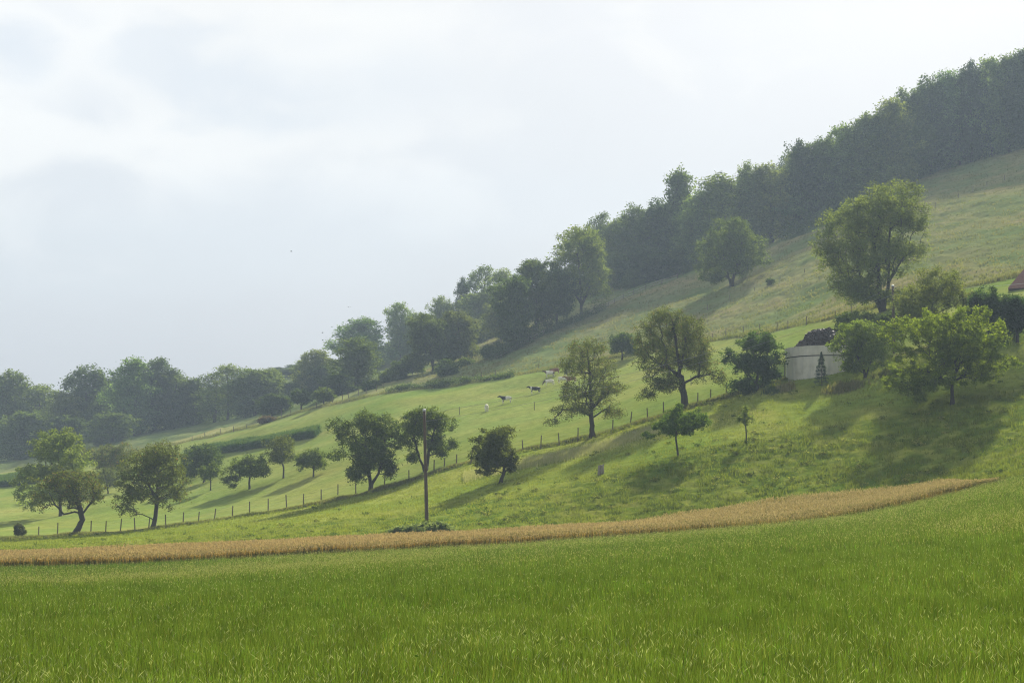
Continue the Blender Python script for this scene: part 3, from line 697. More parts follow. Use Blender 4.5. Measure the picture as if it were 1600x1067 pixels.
PT('fruit_tree', (1488,632), [[(1489,610),(1489,590),(1484,565),(1470,530)],[(1489,600),(1498,575),(1520,545)],[(1489,605),(1465,585),(1430,575),(1410,590)],[(1490,598),(1530,575),(1570,575)]], [(1450,508,42,20),(1502,503,36,18),(1410,538,32,26),(1470,540,46,26),(1540,528,33,20),(1566,521,13,13),(1420,585,32,22),(1398,600,17,20),(1532,562,28,14),(1562,574,24,7),(1448,600,22,13),(1500,545,40,20),(1400,622,10,10),(1438,620,10,8),(1462,588,26,16),(1522,584,26,14),(1500,560,30,16)], 'broad bright green tree with short dark trunk, largest on the bank', seed=22, group='fruit trees on the bank', n_att=420, n_leaf=26000, sig=0.27, size=0.15, base_r=0.27, c1=(0.072,0.118,0.014), c2=(0.180,0.232,0.034))
PT('shrub', (1335,520), [[(1335,500),(1335,485)]], [(1332,472,20,13),(1352,468,12,10),(1320,482,12,10),(1348,488,15,10)], 'dark green shrub beneath the giant tree, left of the hillside pole', Y=195, seed=23, n_att=90, n_leaf=5000, sig=0.34, size=0.18, base_r=0.1, **DARKG)
PT('shrub', (1383,520), [[(1383,505),(1383,495)]], [(1383,482,16,11),(1372,492,14,12),(1395,500,14,12)], 'small dark shrub at the foot of the hillside pole', Y=193, seed=24, n_att=60, n_leaf=3600, sig=0.32, size=0.18, base_r=0.1, **DARKG)
PT('tree', (1452,550), [[(1452,520),(1450,490),(1455,450)]], [(1450,443,30,18),(1430,462,26,18),(1475,458,30,22),(1500,468,22,18),(1450,480,36,20),(1420,485,20,14),(1490,430,8,10),(1515,470,16,20)], 'feathery olive green tree directly behind the broad bright green tree', ymin=140, seed=25, n_att=220, n_leaf=10500, sig=0.36, size=0.15, base_r=0.2, c1=(0.07,0.10,0.028), c2=(0.15,0.175,0.06))
PT('tree', (1545,540), [[(1545,510),(1545,480)]], [(1538,466,16,14),(1535,490,20,20),(1560,500,20,20),(1548,484,20,16)], 'dark green bushy tree between the feathery olive tree and the house', ymin=140, seed=26, n_att=150, n_leaf=9000, sig=0.34, size=0.17, base_r=0.16, c1=(0.025,0.055,0.022), c2=(0.06,0.10,0.03))
PT('tree', (1590,535), [[(1590,510),(1590,480)]], [(1586,476,14,12),(1600,492,20,20),(1580,505,18,18)], 'very dark dense tree in front of the red roofed house', ymin=140, seed=27, n_att=150, n_leaf=9000, sig=0.34, size=0.17, base_r=0.16, c1=(0.022,0.05,0.022), c2=(0.05,0.09,0.028))
PT('tree', (1640,530), [[(1640,500),(1640,470)]], [(1646,478,20,22),(1625,505,16,16),(1660,500,25,25)], 'dark tree beyond the house corner at the edge of the hedge', ymin=140, seed=28, n_att=100, n_leaf=6000, sig=0.36, size=0.18, base_r=0.16, c1=(0.03,0.06,0.022), c2=(0.06,0.10,0.03))
PT('shrub', (1560,535), [[(1560,528)]], [(1560,520,14,10),(1578,522,14,9)], 'low dark shrub under the dark trees behind the bank', ymin=140, seed=29, n_att=50, n_leaf=2600, sig=0.25, size=0.14, base_r=0.06, **DARKG)
# -- upper meadow
PT('tree', (1380,486), [[(1388,450),(1392,410),(1395,340)],[(1376,460),(1372,410),(1365,350)],[(1370,470),(1345,430),(1330,370)],[(1390,440),(1415,400),(1440,385)]], [(1390,308,36,24),(1420,328,28,22),(1335,338,38,26),(1375,348,48,32),(1300,368,28,26),(1340,398,42,32),(1308,418,23,25),(1330,452,22,18),(1430,390,24,12),(1440,350,17,18),(1400,398,33,26),(1358,440,20,18),(1452,392,8,7),(1290,395,16,18),(1345,462,20,10),(1392,462,22,9),(1318,446,18,14)], 'giant multi trunked tree towering over the round tank on the hillside', seed=30, ymin=200, n_att=420, n_leaf=21000, sig=0.62, size=0.24, base_r=0.6, seg=0.8, c1=(0.075,0.11,0.036), c2=(0.150,0.185,0.062))
PT('tree', (1143,448), [[(1138,430),(1130,395),(1125,370)],[(1147,430),(1158,395),(1162,370)]], [(1145,358,26,18),(1115,388,27,25),(1160,383,28,23),(1186,395,16,18),(1105,420,16,16),(1150,412,30,16),(1120,432,11,8)], 'lone round topped tree with forked trunk in the middle of the upper meadow', seed=31, ymin=270, n_att=260, n_leaf=12000, sig=0.6, size=0.30, base_r=0.45, seg=0.9, **GREEN)
PT('tree', (972,562), [[(972,550),(970,540)]], [(965,538,12,11),(978,532,14,12),(985,545,12,10)], 'small bluish tree peeping between the two old pear trees', seed=32, ymin=230, n_att=70, n_leaf=3600, sig=0.4, size=0.24, base_r=0.15, **DARKG)
PT('shrub', (1203,447), [[(1203,444)]], [(1203,441,5,5)], 'tiny lone shrub on the upper meadow right of the round topped tree', seed=33, ymin=270, n_att=20, n_leaf=700, sig=0.22, size=0.2, base_r=0.05, **DARKG)
G_H = 'trees of the hedge along the rail fence'
PT('tree', (908,497), [[(908,470),(906,430),(903,390)],[(908,480),(925,440),(928,410)],[(908,475),(890,440),(885,410)]], [(905,376,28,20),(888,408,28,28),(926,398,20,28),(932,430,18,18),(910,440,28,23),(940,458,12,13),(880,440,20,22)], 'tallest light green tree of the hedge, with a stout trunk beside the rail fence', seed=34, ymin=320, group=G_H, n_att=260, n_leaf=13000, sig=0.75, size=0.34, base_r=0.62, seg=1.0, **LIGHT)
PT('tree', (870,514), [[(870,490),(868,460)]], [(868,440,24,22),(875,470,22,20),(860,465,20,22)], 'dark tree next below the tallest light green tree of the hedge', seed=35, ymin=320, group=G_H, n_att=150, n_leaf=9000, sig=0.7, size=0.34, base_r=0.35, seg=1.0, **DARKG)
PT('tree', (838,527), [[(838,500),(836,460)]], [(833,422,22,16),(836,450,30,24),(830,485,30,22),(850,490,20,18)], 'dark pointed tree in the middle of the hedge above the rail fence', seed=36, ymin=320, group=G_H, n_att=170, n_leaf=10000, sig=0.7, size=0.34, base_r=0.4, seg=1.0, c1=(0.038,0.065,0.024), c2=(0.085,0.115,0.04))
PT('tree', (806,544), [[(806,520),(805,480)]], [(803,450,20,18),(805,480,24,24),(800,515,22,20),(820,510,18,16)], 'dark broad tree at the low end of the hedge with rail fence', seed=37, ymin=320, group=G_H, n_att=160, n_leaf=9500, sig=0.7, size=0.34, base_r=0.38, seg=1.0, **DARKG)
PT('tree', (677,581), [[(674,560),(670,530),(668,510)],[(677,565),(685,540)]], [(668,505,22,14),(655,528,14,22),(680,525,24,22),(662,556,17,15),(690,550,13,15)], 'dark round headed tree of the pair by the upper fence, with bare leaning trunk', seed=38, ymin=325, n_att=190, n_leaf=10000, sig=0.6, size=0.30, base_r=0.35, seg=0.8, c1=(0.045,0.07,0.026), c2=(0.095,0.13,0.042))
PT('tree', (718,566), [[(718,550),(717,525),(715,505)]], [(715,503,20,13),(704,525,16,22),(732,525,13,22),(718,545,22,13)], 'lighter dome shaped tree of the pair by the upper fence', seed=39, ymin=325, n_att=180, n_leaf=9000, sig=0.6, size=0.30, base_r=0.32, seg=0.8, browny=0.05, c1=(0.06,0.085,0.03), c2=(0.12,0.145,0.055))
for k, (bx, by, bl, lab) in enumerate([
  ((608), 597, [(608,588,12,7),(598,592,8,6)], 'low dark bush at the foot of the far meadow by the upper fence'),
  ((627), 592, [(627,577,12,12),(618,585,9,9)], 'dark rounded bush left of the dark round headed tree'),
  ((645), 587, [(645,568,13,14),(655,577,10,9)], 'grey green bush touching the dark round headed tree'),
  ((697), 586, [(697,576,14,11),(704,580,9,7)], 'round dark green bush between the pair of trees'),
  ((728), 572, [(728,567,9,5)], 'low bush right of the lighter dome shaped tree'),
  ((772), 559, [(768,548,14,9),(784,545,12,9)], 'dark green bush where the hedge of the rail fence begins'),
  ((583), 606, [(583,601,6,5)], 'tiny bush beside the upper fence posts'),
  ((575), 610, [(575,604,7,6)], 'small round bush among the upper fence posts'),
 ]):
    PT('shrub', (bx, by), [[(bx, by-4)]], bl, lab, seed=50+k, ymin=300, n_att=50, n_leaf=2600, sig=0.45, size=0.28, base_r=0.08, group='bushes by the upper fence', **(DARKG if k % 2 else GREEN))
for k, (bx, by, bl, lab, pal) in enumerate([
  (440, 644, [(437,628,14,9),(444,634,8,6)], 'small round tree on a stem, leftmost of three along the upper fence', DARKG),
  (471, 640, [(470,618,13,10),(477,624,10,8),(464,625,8,6)], 'small dark tree on two stems, middle of three along the upper fence', DARKG),
  (506, 631, [(506,616,10,8),(511,620,7,5)], 'small pale tree on a stem, rightmost of three along the upper fence', GREEN),
 ]):
    PT('tree', (bx, by), [[(bx, by-8),(bx-1, by-14)]], bl, lab, seed=70+k, ymin=300, n_att=60, n_leaf=3200, sig=0.4, size=0.26, base_r=0.13, group='small trees along the upper fence', **pal)
PT('shrub', (418, 660), [[(418,656)]], [(418,655,11,4),(412,657,8,3)], 'brown brushwood mound beside the upper fence', seed=74, ymin=300, n_att=50, n_leaf=1800, sig=0.35, size=0.25, base_r=0.06, c1=(0.07,0.055,0.035), c2=(0.12,0.09,0.055))
PT('shrub', (30, 839), [[(30,834)]], [(30,830,6,6),(28,824,4,4),(34,832,5,4)], 'small lone dark bush in front of the lower fence', seed=75, n_att=60, n_leaf=3000, sig=0.18, size=0.12, base_r=0.05, c1=(0.03,0.04,0.02), c2=(0.06,0.07,0.03))

# hedge undergrowth and field margins: scrub nobody could count
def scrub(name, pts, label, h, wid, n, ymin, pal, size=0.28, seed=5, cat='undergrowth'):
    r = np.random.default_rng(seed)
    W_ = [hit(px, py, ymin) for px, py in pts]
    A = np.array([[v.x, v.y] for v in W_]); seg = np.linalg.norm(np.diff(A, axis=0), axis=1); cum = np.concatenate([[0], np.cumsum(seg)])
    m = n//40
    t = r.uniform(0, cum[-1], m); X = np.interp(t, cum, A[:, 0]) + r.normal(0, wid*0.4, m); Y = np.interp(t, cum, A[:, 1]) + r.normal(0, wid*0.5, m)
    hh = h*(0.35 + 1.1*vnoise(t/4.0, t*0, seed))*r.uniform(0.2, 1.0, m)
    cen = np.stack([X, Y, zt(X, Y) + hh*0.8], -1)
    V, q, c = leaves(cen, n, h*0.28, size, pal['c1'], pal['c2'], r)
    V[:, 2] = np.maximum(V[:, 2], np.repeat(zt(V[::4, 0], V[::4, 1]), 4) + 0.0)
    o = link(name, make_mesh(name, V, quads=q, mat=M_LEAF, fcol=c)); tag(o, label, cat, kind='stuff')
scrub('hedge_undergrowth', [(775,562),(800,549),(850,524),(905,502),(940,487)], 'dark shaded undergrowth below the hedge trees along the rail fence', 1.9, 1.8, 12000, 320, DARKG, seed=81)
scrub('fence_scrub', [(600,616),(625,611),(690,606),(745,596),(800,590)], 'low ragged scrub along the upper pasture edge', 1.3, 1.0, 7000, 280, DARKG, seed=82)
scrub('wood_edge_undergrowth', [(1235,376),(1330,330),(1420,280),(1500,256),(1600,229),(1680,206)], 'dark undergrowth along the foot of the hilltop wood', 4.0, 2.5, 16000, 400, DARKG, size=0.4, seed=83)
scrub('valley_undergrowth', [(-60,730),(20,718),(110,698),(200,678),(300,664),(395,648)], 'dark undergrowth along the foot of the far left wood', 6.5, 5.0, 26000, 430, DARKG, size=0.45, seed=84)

# -- the wood: prototypes with parts, then copies
def proto(seed, kind, pal, n_leaf=5200, size=0.52):
    r = np.random.default_rng(seed)
    H = 22.0; tr = [[(0, 0, -0.4), (r.normal(0, .3), r.normal(0, .3), H*0.35), (r.normal(0, .6), r.normal(0, .6), H*0.8)]]
    bl = []
    if kind == 'round': spec, nb = (0.06, 0.96, 6.0), 16
    elif kind == 'tall': spec, nb = (0.12, 1.0, 4.6), 15
    elif kind == 'airy': spec, nb = (0.18, 1.0, 5.2), 13
    else: spec, nb = (0.0, 1.0, 7.5), 12
    lo_, hi_, wd = spec
    for k in range(nb):
        t = (k + 0.5)/nb; zz = H*(lo_ + (hi_ - lo_)*t*0.92)
        prof = math.sqrt(max(0.05, 1 - ((t - 0.45)/0.60)**2)) if kind != 'tall' else math.sqrt(max(0.05, 1 - ((t - 0.5)/0.60)**2))
        a = k*2.4 + r.uniform(-.5, .5); off = wd*prof*r.uniform(0.25, 0.72)
        rr = wd*(0.30 + 0.34*prof)*r.uniform(0.75, 1.2)
        bl.append((np.array([math.cos(a)*off, math.sin(a)*off, min(zz, H - rr*0.75)]), np.array([rr, rr, rr*r.uniform(0.6, 0.9)])))
    bl.append((np.array([0, 0, H*0.90]), np.array([wd*0.5, wd*0.5, H*0.09])))
    for q_ in ((0.22, 0.42, 0.62, 0.80) if kind != 'airy' else (0.5,)):
        bl.append((np.array([0, 0, H*(q_ if kind != 'bu' else q_*0.8)]), np.array([wd*0.66, wd*0.66, H*0.15])))
    Vt, qt, Vl, ql, cl = tree_meshes(tr, bl, r, n_att=520 if kind != 'airy' else 260, seg=1.2, base_r=0.42, n_leaf=int(n_leaf*2.0), flat=1.0, out=1.03, sig=0.5 if kind != 'airy' else 0.5, size=size, rmin=0.0, **pal)
    wdm = np.percentile(np.abs(Vl[:, 0]), 97); top = np.percentile(Vl[:, 2], 99.7)
    return make_mesh('trunk', Vt, quads=qt, mat=M_BARK, smooth=True), make_mesh('crown', Vl, quads=ql, mat=M_LEAF, fcol=cl), wdm, top
WOODD = dict(c1=(0.038, 0.066, 0.028), c2=(0.085, 0.125, 0.044))
WOODG = dict(c1=(0.062, 0.100, 0.034), c2=(0.120, 0.165, 0.055))
WOODL = dict(c1=(0.090, 0.135, 0.046), c2=(0.160, 0.205, 0.075))
def crown_light_tone(pal, f, w=1.0): return dict(c1=tuple(np.array(pal['c1'])*f*np.array([w, 1, 1])), c2=tuple(np.array(pal['c2'])*f*np.array([w, 1, 1])))  # tones vary by tree; lighter and darker ones stand in for lit and shaded crowns
PR = {'rd': [proto(101, 'round', crown_light_tone(WOODD, 0.7), 8000), proto(102, 'round', crown_light_tone(WOODD, 1.4, 1.1), 8000), proto(103, 'round', WOODD, 8000), proto(114, 'round', crown_light_tone(WOODD, 1.8, 0.95), 8000)],
      'rg': [proto(104, 'round', crown_light_tone(WOODG, 1.2, 1.15), 8000), proto(105, 'round', crown_light_tone(WOODG, 0.9), 8000), proto(115, 'round', crown_light_tone(WOODG, 1.4), 8000)],
      'rl': [proto(106, 'round', WOODL, 7500), proto(107, 'round', WOODL, 7500)],
      'td': [proto(108, 'tall', WOODD, 7000), proto(109, 'tall', WOODG, 7000)],
      'al': [proto(110, 'airy', WOODL, 3600), proto(111, 'airy', WOODG, 3600)],
      'bu': [proto(112, 'bush', WOODG, 6000, 0.8), proto(113, 'bush', WOODD, 6000, 0.8)]}
pr_n = {k: 0 for k in PR}
rw = np.random.default_rng(99)
def wood_tree(px, top, basepy, half, kind, label, group, Y=None, ymin=320, name='tree'):
    v = PR[kind][pr_n[kind] % len(PR[kind])]; pr_n[kind] += 1
    b = hit(px, basepy, ymin) if Y is None else ground_at(px, Y, basepy)
    s = b.y/F_PX
    half = half*1.12
    topz = at(px, top, b.y).z
    H = max(2.0, topz - b.z); sz = H/v[3]; sx = max(0.15, half*s/v[2])
    root = empty(name, b - Vector((0, 0, 0.2))); root.rotation_euler = (0, 0, float(rw.uniform(0, 6.28)))
    root.scale = (sx, sx, sz)
    tag(root, label, 'tree' if name == 'tree' else 'shrub', group)
    link('trunk', v[0], root); link('crown', v[1], root)
    return root
G_L, G_M, G_R = 'trees of the far left wood', 'trees on the middle ridge', 'trees of the wood above the meadow'
for a_ in [
 # far left wood
 (-45,585,720,34,'rd','dark tree at the very start of the far left wood',G_L),
 (12,580,714,34,'rd','dark round tree, first full crown in the far left wood',G_L),
 (64,600,702,30,'al','loose topped lower tree between the first two dark crowns of the far left wood',G_L),
 (38,642,716,36,'bu','soft pale green bushy tree bulging in front of the far left wood',G_L),
 (100,612,700,24,'rg','mid green tree left of the high domed crown in the far left wood',G_L),
 (136,572,690,36,'rd','high domed dark crown standing free in the far left wood',G_L),
 (105,650,704,26,'bu','low bushy growth under the high domed crown of the far left wood',G_L),
 (208,560,682,36,'rd','tallest dark oak shaped crown in the far left wood',G_L),
 (243,560,672,24,'td','narrow round topped tree squeezed behind the tallest dark crown',G_L),
 (175,645,692,30,'bu','low dark bushy tree filling the gap under two tall dark crowns',G_L),
 (268,580,668,32,'rg','mid green rounded tree right of the tallest dark crown',G_L),
 (300,592,664,26,'rd','dark rounded tree before the light airy poplars',G_L),
 (335,580,660,24,'al','light airy tree with open sky through its crown',G_L),
 (356,568,657,20,'al','taller of the light airy trees, slim and pale',G_L),
 (382,575,652,22,'rg','pale green tree behind the dark egg shaped crown',G_L),
 (399,577,650,30,'rd','dark egg shaped crown beside the light airy trees',G_L),
 (425,575,640,18,'rl','pale tree between the egg shaped crown and the far meadow',G_L),
 (425,615,648,16,'bu','soft low bush right of the egg shaped crown',G_L),
 # middle ridge
 (455,597,632,18,'bu','pale bush below the far hilltop meadow',G_M),
 (475,562,620,20,'rl','pale grey green tree, left of the pair on the middle ridge',G_M),
 (492,546,618,24,'rg','mid green tree with stepped crown on the middle ridge',G_M),
 (505,570,617,24,'rd','dark lower tree tucked before the stepped crown',G_M),
 (533,584,618,22,'bu','round soft green bush in front of the middle ridge trees',G_M),
 (556,526,606,31,'rg','rounded olive tree in front of the wide dark crown on the ridge',G_M),
 (568,497,580,42,'rd','wide dark crown rising against the sky on the middle ridge',G_M),
 (625,473,560,19,'rg','slim upright tree against the sky right of the wide dark crown',G_M),
 (628,515,552,22,'bu','dark low bush under the slim upright tree',G_M),
 (655,488,548,20,'rl','pale tree behind the dark round headed tree of the pair',G_M),
 (690,463,545,22,'rl','light tree with small pointed top behind the pair',G_M),
 (724,434,532,15,'rd','small dark oval crown against the sky',G_M),
 (755,416,525,24,'al','light feathery tree highest on the middle ridge',G_M),
 (783,420,520,22,'al','light feathery tree beside the highest one on the middle ridge',G_M),
 (748,458,535,32,'rl','pale rounded tree in front of the feathery trees',G_M),
 (785,468,530,28,'rg','bluish green tree low in front of the feathery trees',G_M),
 (738,500,540,22,'bu','dark low tree with bare stems over the middle ridge meadow',G_M),
 # right wood, low end
 (940,332,452,18,'al','thin topped tree at the low end of the right wood',G_R),
 (965,345,444,24,'rd','dark tree right of the thin topped one in the right wood',G_R),
 (995,322,438,28,'rg','broad mid green crown near the low end of the right wood',G_R),
 (1030,312,430,26,'rd','dark crown below the tall twin topped tree',G_R),
 (1060,266,424,22,'td','tall twin topped tree jutting out of the right wood',G_R),
 (965,395,450,26,'bu','dark low growth at the low end of the right wood',G_R),
 (1010,385,442,30,'bu','dark low growth under the broad mid green crown',G_R),
 (990,420,461,17,'bu','short rounded bush at the lower tip of the rail fence row',G_R),
 (1028,394,447,26,'bu','largest bright bush along the rail fence row',G_R),
 (1062,388,436,22,'bu','round bush next to the largest bright one on the rail fence row',G_R),
 (1080,338,428,16,'rl','yellowish slim tree left of the round topped meadow tree',G_R),
 (1095,298,420,28,'rg','mid green crown behind the yellowish slim tree',G_R),
 (1130,276,412,40,'rl','large pale domed crown in the right wood',G_R),
 (1170,254,404,24,'rl','pale pointed tree beside the large pale domed crown',G_R),
 (1205,258,394,32,'rg','broad bluish crown left of the dark wood edge tree',G_R),
 (1245,300,380,32,'rd','dark low tree at the meadow edge left of the giant tree',G_R),
 (1255,222,376,30,'rd','dark rounded crown on the skyline above the giant tree',G_R),
 (1285,216,355,28,'rg','mid green crown on the skyline above the giant tree',G_R),
 (1318,196,340,28,'rg','green crown on the skyline behind the pale loose tree',G_R),
 (1340,222,330,38,'rl','pale loose tree standing out from the dark right wood',G_R),
 (1358,178,318,34,'rd','dark rising crown right of the pale loose tree',G_R),
 (1395,158,300,32,'rg','heavy crown where the upper meadow meets the wood',G_R),
 (1425,140,284,30,'rg','greenish crown in the dark wall of the right wood',G_R),
 (1455,122,272,30,'rd','dark crown with spiky top in the right wood',G_R),
 (1485,112,262,30,'rd','dark wide crown in the high part of the right wood',G_R),
 (1500,180,258,18,'al','slim pale young tree before the dark wall of the right wood',G_R),
 (1518,98,254,28,'rd','dark high crown among the last of the right wood',G_R),
 (1548,92,246,28,'rg','rounded greenish crown near the top of the right wood',G_R),
 (1578,88,238,28,'rd','dark crown highest on the right wood skyline',G_R),
 (1606,76,232,24,'td','light green tall tree closing the right wood',G_R),
 (1640,85,225,34,'rd','dark crown past the light green tall tree',G_R),
]:
    wood_tree(*a_, ymin=420 if a_[0] > 920 or a_[0] < 420 else 335)
# back rows: only crown tops show
for px in np.arange(-60, 470, 40):
    Yb = 540 + rw.uniform(0, 25); b = ground_at(px, Yb); 
    top = np.interp(px, [-60, 12, 64, 100, 136, 208, 243, 300, 356, 400, 430, 470], [600, 590, 612, 625, 590, 575, 575, 600, 585, 588, 590, 590]) + rw.uniform(2, 18)
    wood_tree(px, top, 660, rw.uniform(22, 32), ['rd', 'rg', 'td'][int(rw.integers(3))], 'tree in the back row of the far left wood, only gaps of it showing', 'back row of the far left wood', Y=Yb)
for px in np.arange(945, 1680, 44):
    for row in range(2):
        Yb = 490 + row*26 + rw.uniform(-6, 6)
        top = np.interp(px, [940, 995, 1030, 1060, 1095, 1130, 1170, 1205, 1255, 1318, 1395, 1455, 1518, 1578, 1680], [350, 330, 320, 285, 302, 284, 268, 262, 230, 203, 164, 130, 104, 92, 70]) + rw.uniform(2, 16)
        wood_tree(px + rw.uniform(-8, 8), top, 400, rw.uniform(24, 32), ['rd', 'rd', 'rg'][int(rw.integers(3))], 'tree in the back rows of the right wood, only its crown top showing', 'back rows of the right wood', Y=Yb)
for k, (px, top) in enumerate([(436, 573), (455, 574)]):
    wood_tree(px, top, 580, 9, 'bu', ['tiny round tree on the far hilltop meadow', 'tiny flat tree on the far hilltop meadow'][k], 'trees on the far hilltop', Y=632, name='tree')

# ------------------------------------------------------------------ small builders
def cyl(r0, r1, h, sides=10, z0=0.0, cap=True, lean=(0, 0), rings=4, wob=0.0, r=None):
    V = []; 
    for k in range(rings+1):
        t = k/rings; rr = r0 + (r1 - r0)*t
        for s in range(sides):
            a = 2*math.pi*s/sides; w_ = 1 + (r.normal(0, wob) if r is not None else 0)
            V.append((rr*w_*math.cos(a) + lean[0]*t, rr*w_*math.sin(a) + lean[1]*t, z0 + h*t))
    q = [[k*sides + s, k*sides + (s+1) % sides, (k+1)*sides + (s+1) % sides, (k+1)*sides + s] for k in range(rings) for s in range(sides)]
    t = []
    if cap:
        V.append((lean[0], lean[1], z0 + h + 0.15*r1)); c = len(V)-1; b = rings*sides
        t = [[b + s, b + (s+1) % sides, c] for s in range(sides)]
    return np.array(V), np.array(q), (np.array(t) if t else None)
def box(cx, cy, cz, sx, sy, sz):
    V = np.array([(cx + a*sx/2, cy + b*sy/2, cz + c*sz/2) for c in (-1, 1) for a, b in ((-1, -1), (1, -1), (1, 1), (-1, 1))])
    q = np.array([[3, 2, 1, 0], [4, 5, 6, 7], [0, 1, 5, 4], [1, 2, 6, 5], [2, 3, 7, 6], [3, 0, 4, 7]])
    return V, q
def cable(a, b, sag, rad, n=24, sides=5):
    a, b = np.array(a), np.array(b); P = []
    for k in range(n+1):
        t = k/n; p = a + (b - a)*t; p[2] -= 4*sag*t*(1-t); P.append(p)
    P = np.array(P); par = np.arange(-1, n)
    return tubes(P, par, np.full(n+1, rad), sides)

# fences
post_r = np.random.default_rng(4)
post_meshes = []
for k in range(4):
    V, q, t = cyl(0.075, 0.062, 1.6, 8, -0.3, lean=(post_r.normal(0, .05), post_r.normal(0, .05)), wob=0.04, r=post_r)
    post_meshes.append(make_mesh('post', V, q, t, M_POST, smooth=False))
def fence(pts, label, ymin, spacing=None, hscale=1.0, wires=3, name='wire_fence', rails=0, thick=1.0, Ys=None):
    W_ = [hit(px, py, ymin) for px, py in pts]
    if spacing:
        A = np.array([[v.x, v.y] for v in W_]); seg = np.linalg.norm(np.diff(A, axis=0), axis=1); cum = np.concatenate([[0], np.cumsum(seg)])
        t = np.arange(0, cum[-1], spacing); t = t + post_r.uniform(-0.2, 0.2, len(t))*spacing
        W_ = [Vector((x, y, float(zt(x, y)))) for x, y in zip(np.interp(t, cum, A[:, 0]), np.interp(t, cum, A[:, 1]))]
    root = empty(name, W_[0]); tag(root, label, 'fence')
    for k, v in enumerate(W_):
        o = link('post', post_meshes[k % 4], root); o.location = v - W_[0]; hs = hscale*post_r.uniform(0.86, 1.12)
        o.scale = (thick, thick, hs); o.rotation_euler = (post_r.normal(0, .05), post_r.normal(0, .05), post_r.uniform(0, 6.28))
    for wk in range(wires):
        Vs, qs, off = [], [], 0; z = (0.35 + 0.38*wk)*hscale
        for a, b in zip(W_[:-1], W_[1:]):
            if (a - b).length > 20: continue
            V, q = cable(a - W_[0] + Vector((0, 0, z)), b - W_[0] + Vector((0, 0, z)), 0.03, 0.0035, 4, 4); Vs.append(V); qs.append(q + off); off += len(V)
        if Vs: link('wire', make_mesh('wire', np.concatenate(Vs), quads=np.concatenate(qs), mat=M_WIRE), root)
    for rk in range(rails):
        Vs, qs, off = [], [], 0; z = 0.5 + 0.55*rk
        for a, b in zip(W_[:-1], W_[1:]):
            V, q = cable(a - W_[0] + Vector((0, 0, z)), b - W_[0] + Vector((0, 0, z + post_r.normal(0, .06))), 0.02, 0.075, 4, 6); Vs.append(V); qs.append(q + off); off += len(V)
        link('rail', make_mesh('rail', np.concatenate(Vs), quads=np.concatenate(qs), mat=M_RAIL), root)
    return root
fence([(60,838),(90,836),(142,833),(165,831),(188,829),(211,828),(232,827),(259,823),(286,820),(310,815),(335,811),(363,807),(390,803),(419,799),(448,793),(474,788),(502,781),(528,773),(556,771),(600,762),(639,750),(678,737),(694,732),(713,727),(736,722),(775,713),(797,709),(817,704),(845,700),(874,696),(903,688),(957,672),(985,661),(1012,655),(1037,645),(1090,632),(1110,625),(1135,617),(1165,608),(1195,600),(1226,590)],
      'lower fence of thin weathered posts running past the old pear trees', 165, hscale=1.02)
fence([(240,699),(262,696),(300,689),(320,683),(345,679),(365,675),(385,670),(405,663),(440,651),(455,648),(470,643),(495,638),(520,630),(535,625),(545,622),(560,618),(572,615),(588,611),(600,608)], 'upper fence of short posts beside the pale meadow strip', 300, hscale=0.95, wires=2)
fence([(612,612),(640,609),(670,604),(700,601),(735,594),(770,590),(805,586),(818,583),(828,580),(838,578),(850,575),(870,571),(900,567),(940,560),(990,552)], 'pasture fence above the grazing cows', 270, spacing=5.2, hscale=1.0, wires=2)
fence([(1015,548),(1060,541),(1120,531),(1200,518),(1245,511),(1280,504),(1310,497),(1345,488)], 'fence on the slope behind the round concrete tank', 215, spacing=4.2, hscale=1.05, wires=2)
fence([(1060,500),(1100,487),(1150,466),(1200,448),(1240,434),(1270,424)], 'faint fence crossing the dry upper meadow', 260, spacing=6.0, hscale=0.9, wires=2)
fence([(1290,400),(1440,335),(1520,300),(1610,262)], 'faint topmost fence across the upper meadow', 300, spacing=9.0, hscale=0.9, wires=1)
fence([(775,562),(800,550),(825,537),(850,524),(880,510),(905,500),(940,485),(970,470),(1000,456),(1040,442),(1075,430)], 'pale wooden rail fence along the hedge on the upper meadow', 320, spacing=4.5, hscale=1.15, wires=0, rails=2, name='rail_fence', thick=1.3)
# single thin posts in the pasture
for k, (px, py) in enumerate([(835, 641), (718, 648), (1080, 602)]):
    b = hit(px, py, 195); root = empty('fence_post', b); o = link('post', post_meshes[k], root); o.scale = (0.7, 0.7, 0.95)
    tag(root, ['single thin post in the pasture between two cows and the sparse pear', 'single thin post standing in the pasture above the tall pole', 'single thin post below the largest drooping pear'][k], 'post')

# utility poles and lines
def pole(base, h, r0, r1, label, lean):
    root = empty('utility_pole', base); tag(root, label, 'pole')
    V, q, t = cyl(r0, r1, h + 0.3, 14, -0.3, lean=lean, rings=10, wob=0.012, r=post_r)
    link('shaft', make_mesh('shaft', V, q, t, M_POLE, smooth=True), root)
    V, q, t = cyl(r1*1.22, r1*1.12, 0.16, 14, h - 0.06, lean=(0, 0), rings=1); V[:, 0] += lean[0]; V[:, 1] += lean[1]
    V[-1, 2] += 0.05
    link('cap', make_mesh('cap', V, q, t, M_METAL, smooth=False), root)
    return root
pb = hit(667, 816, 122)
ph = at(662, 641, pb.y).z - pb.z
lx = (662 - 667)/F_PX*pb.y
pole(pb, ph, 0.165, 0.12, 'tall bare wooden utility pole with metal cap above the cereal strip', (lx, 0))
p2 = ground_at(1397, 186, 560); h2 = at(1397, 447, 186).z - p2.z
pr2 = pole(p2, h2, 0.19, 0.15, 'wooden utility pole with wires on the slope under the giant tree', (0.05, 0))
V, q = box(0.05, -0.22, h2 - 0.45, 0.07, 0.5, 0.07); link('bracket', make_mesh('bracket', V, quads=q, mat=M_METAL), pr2)
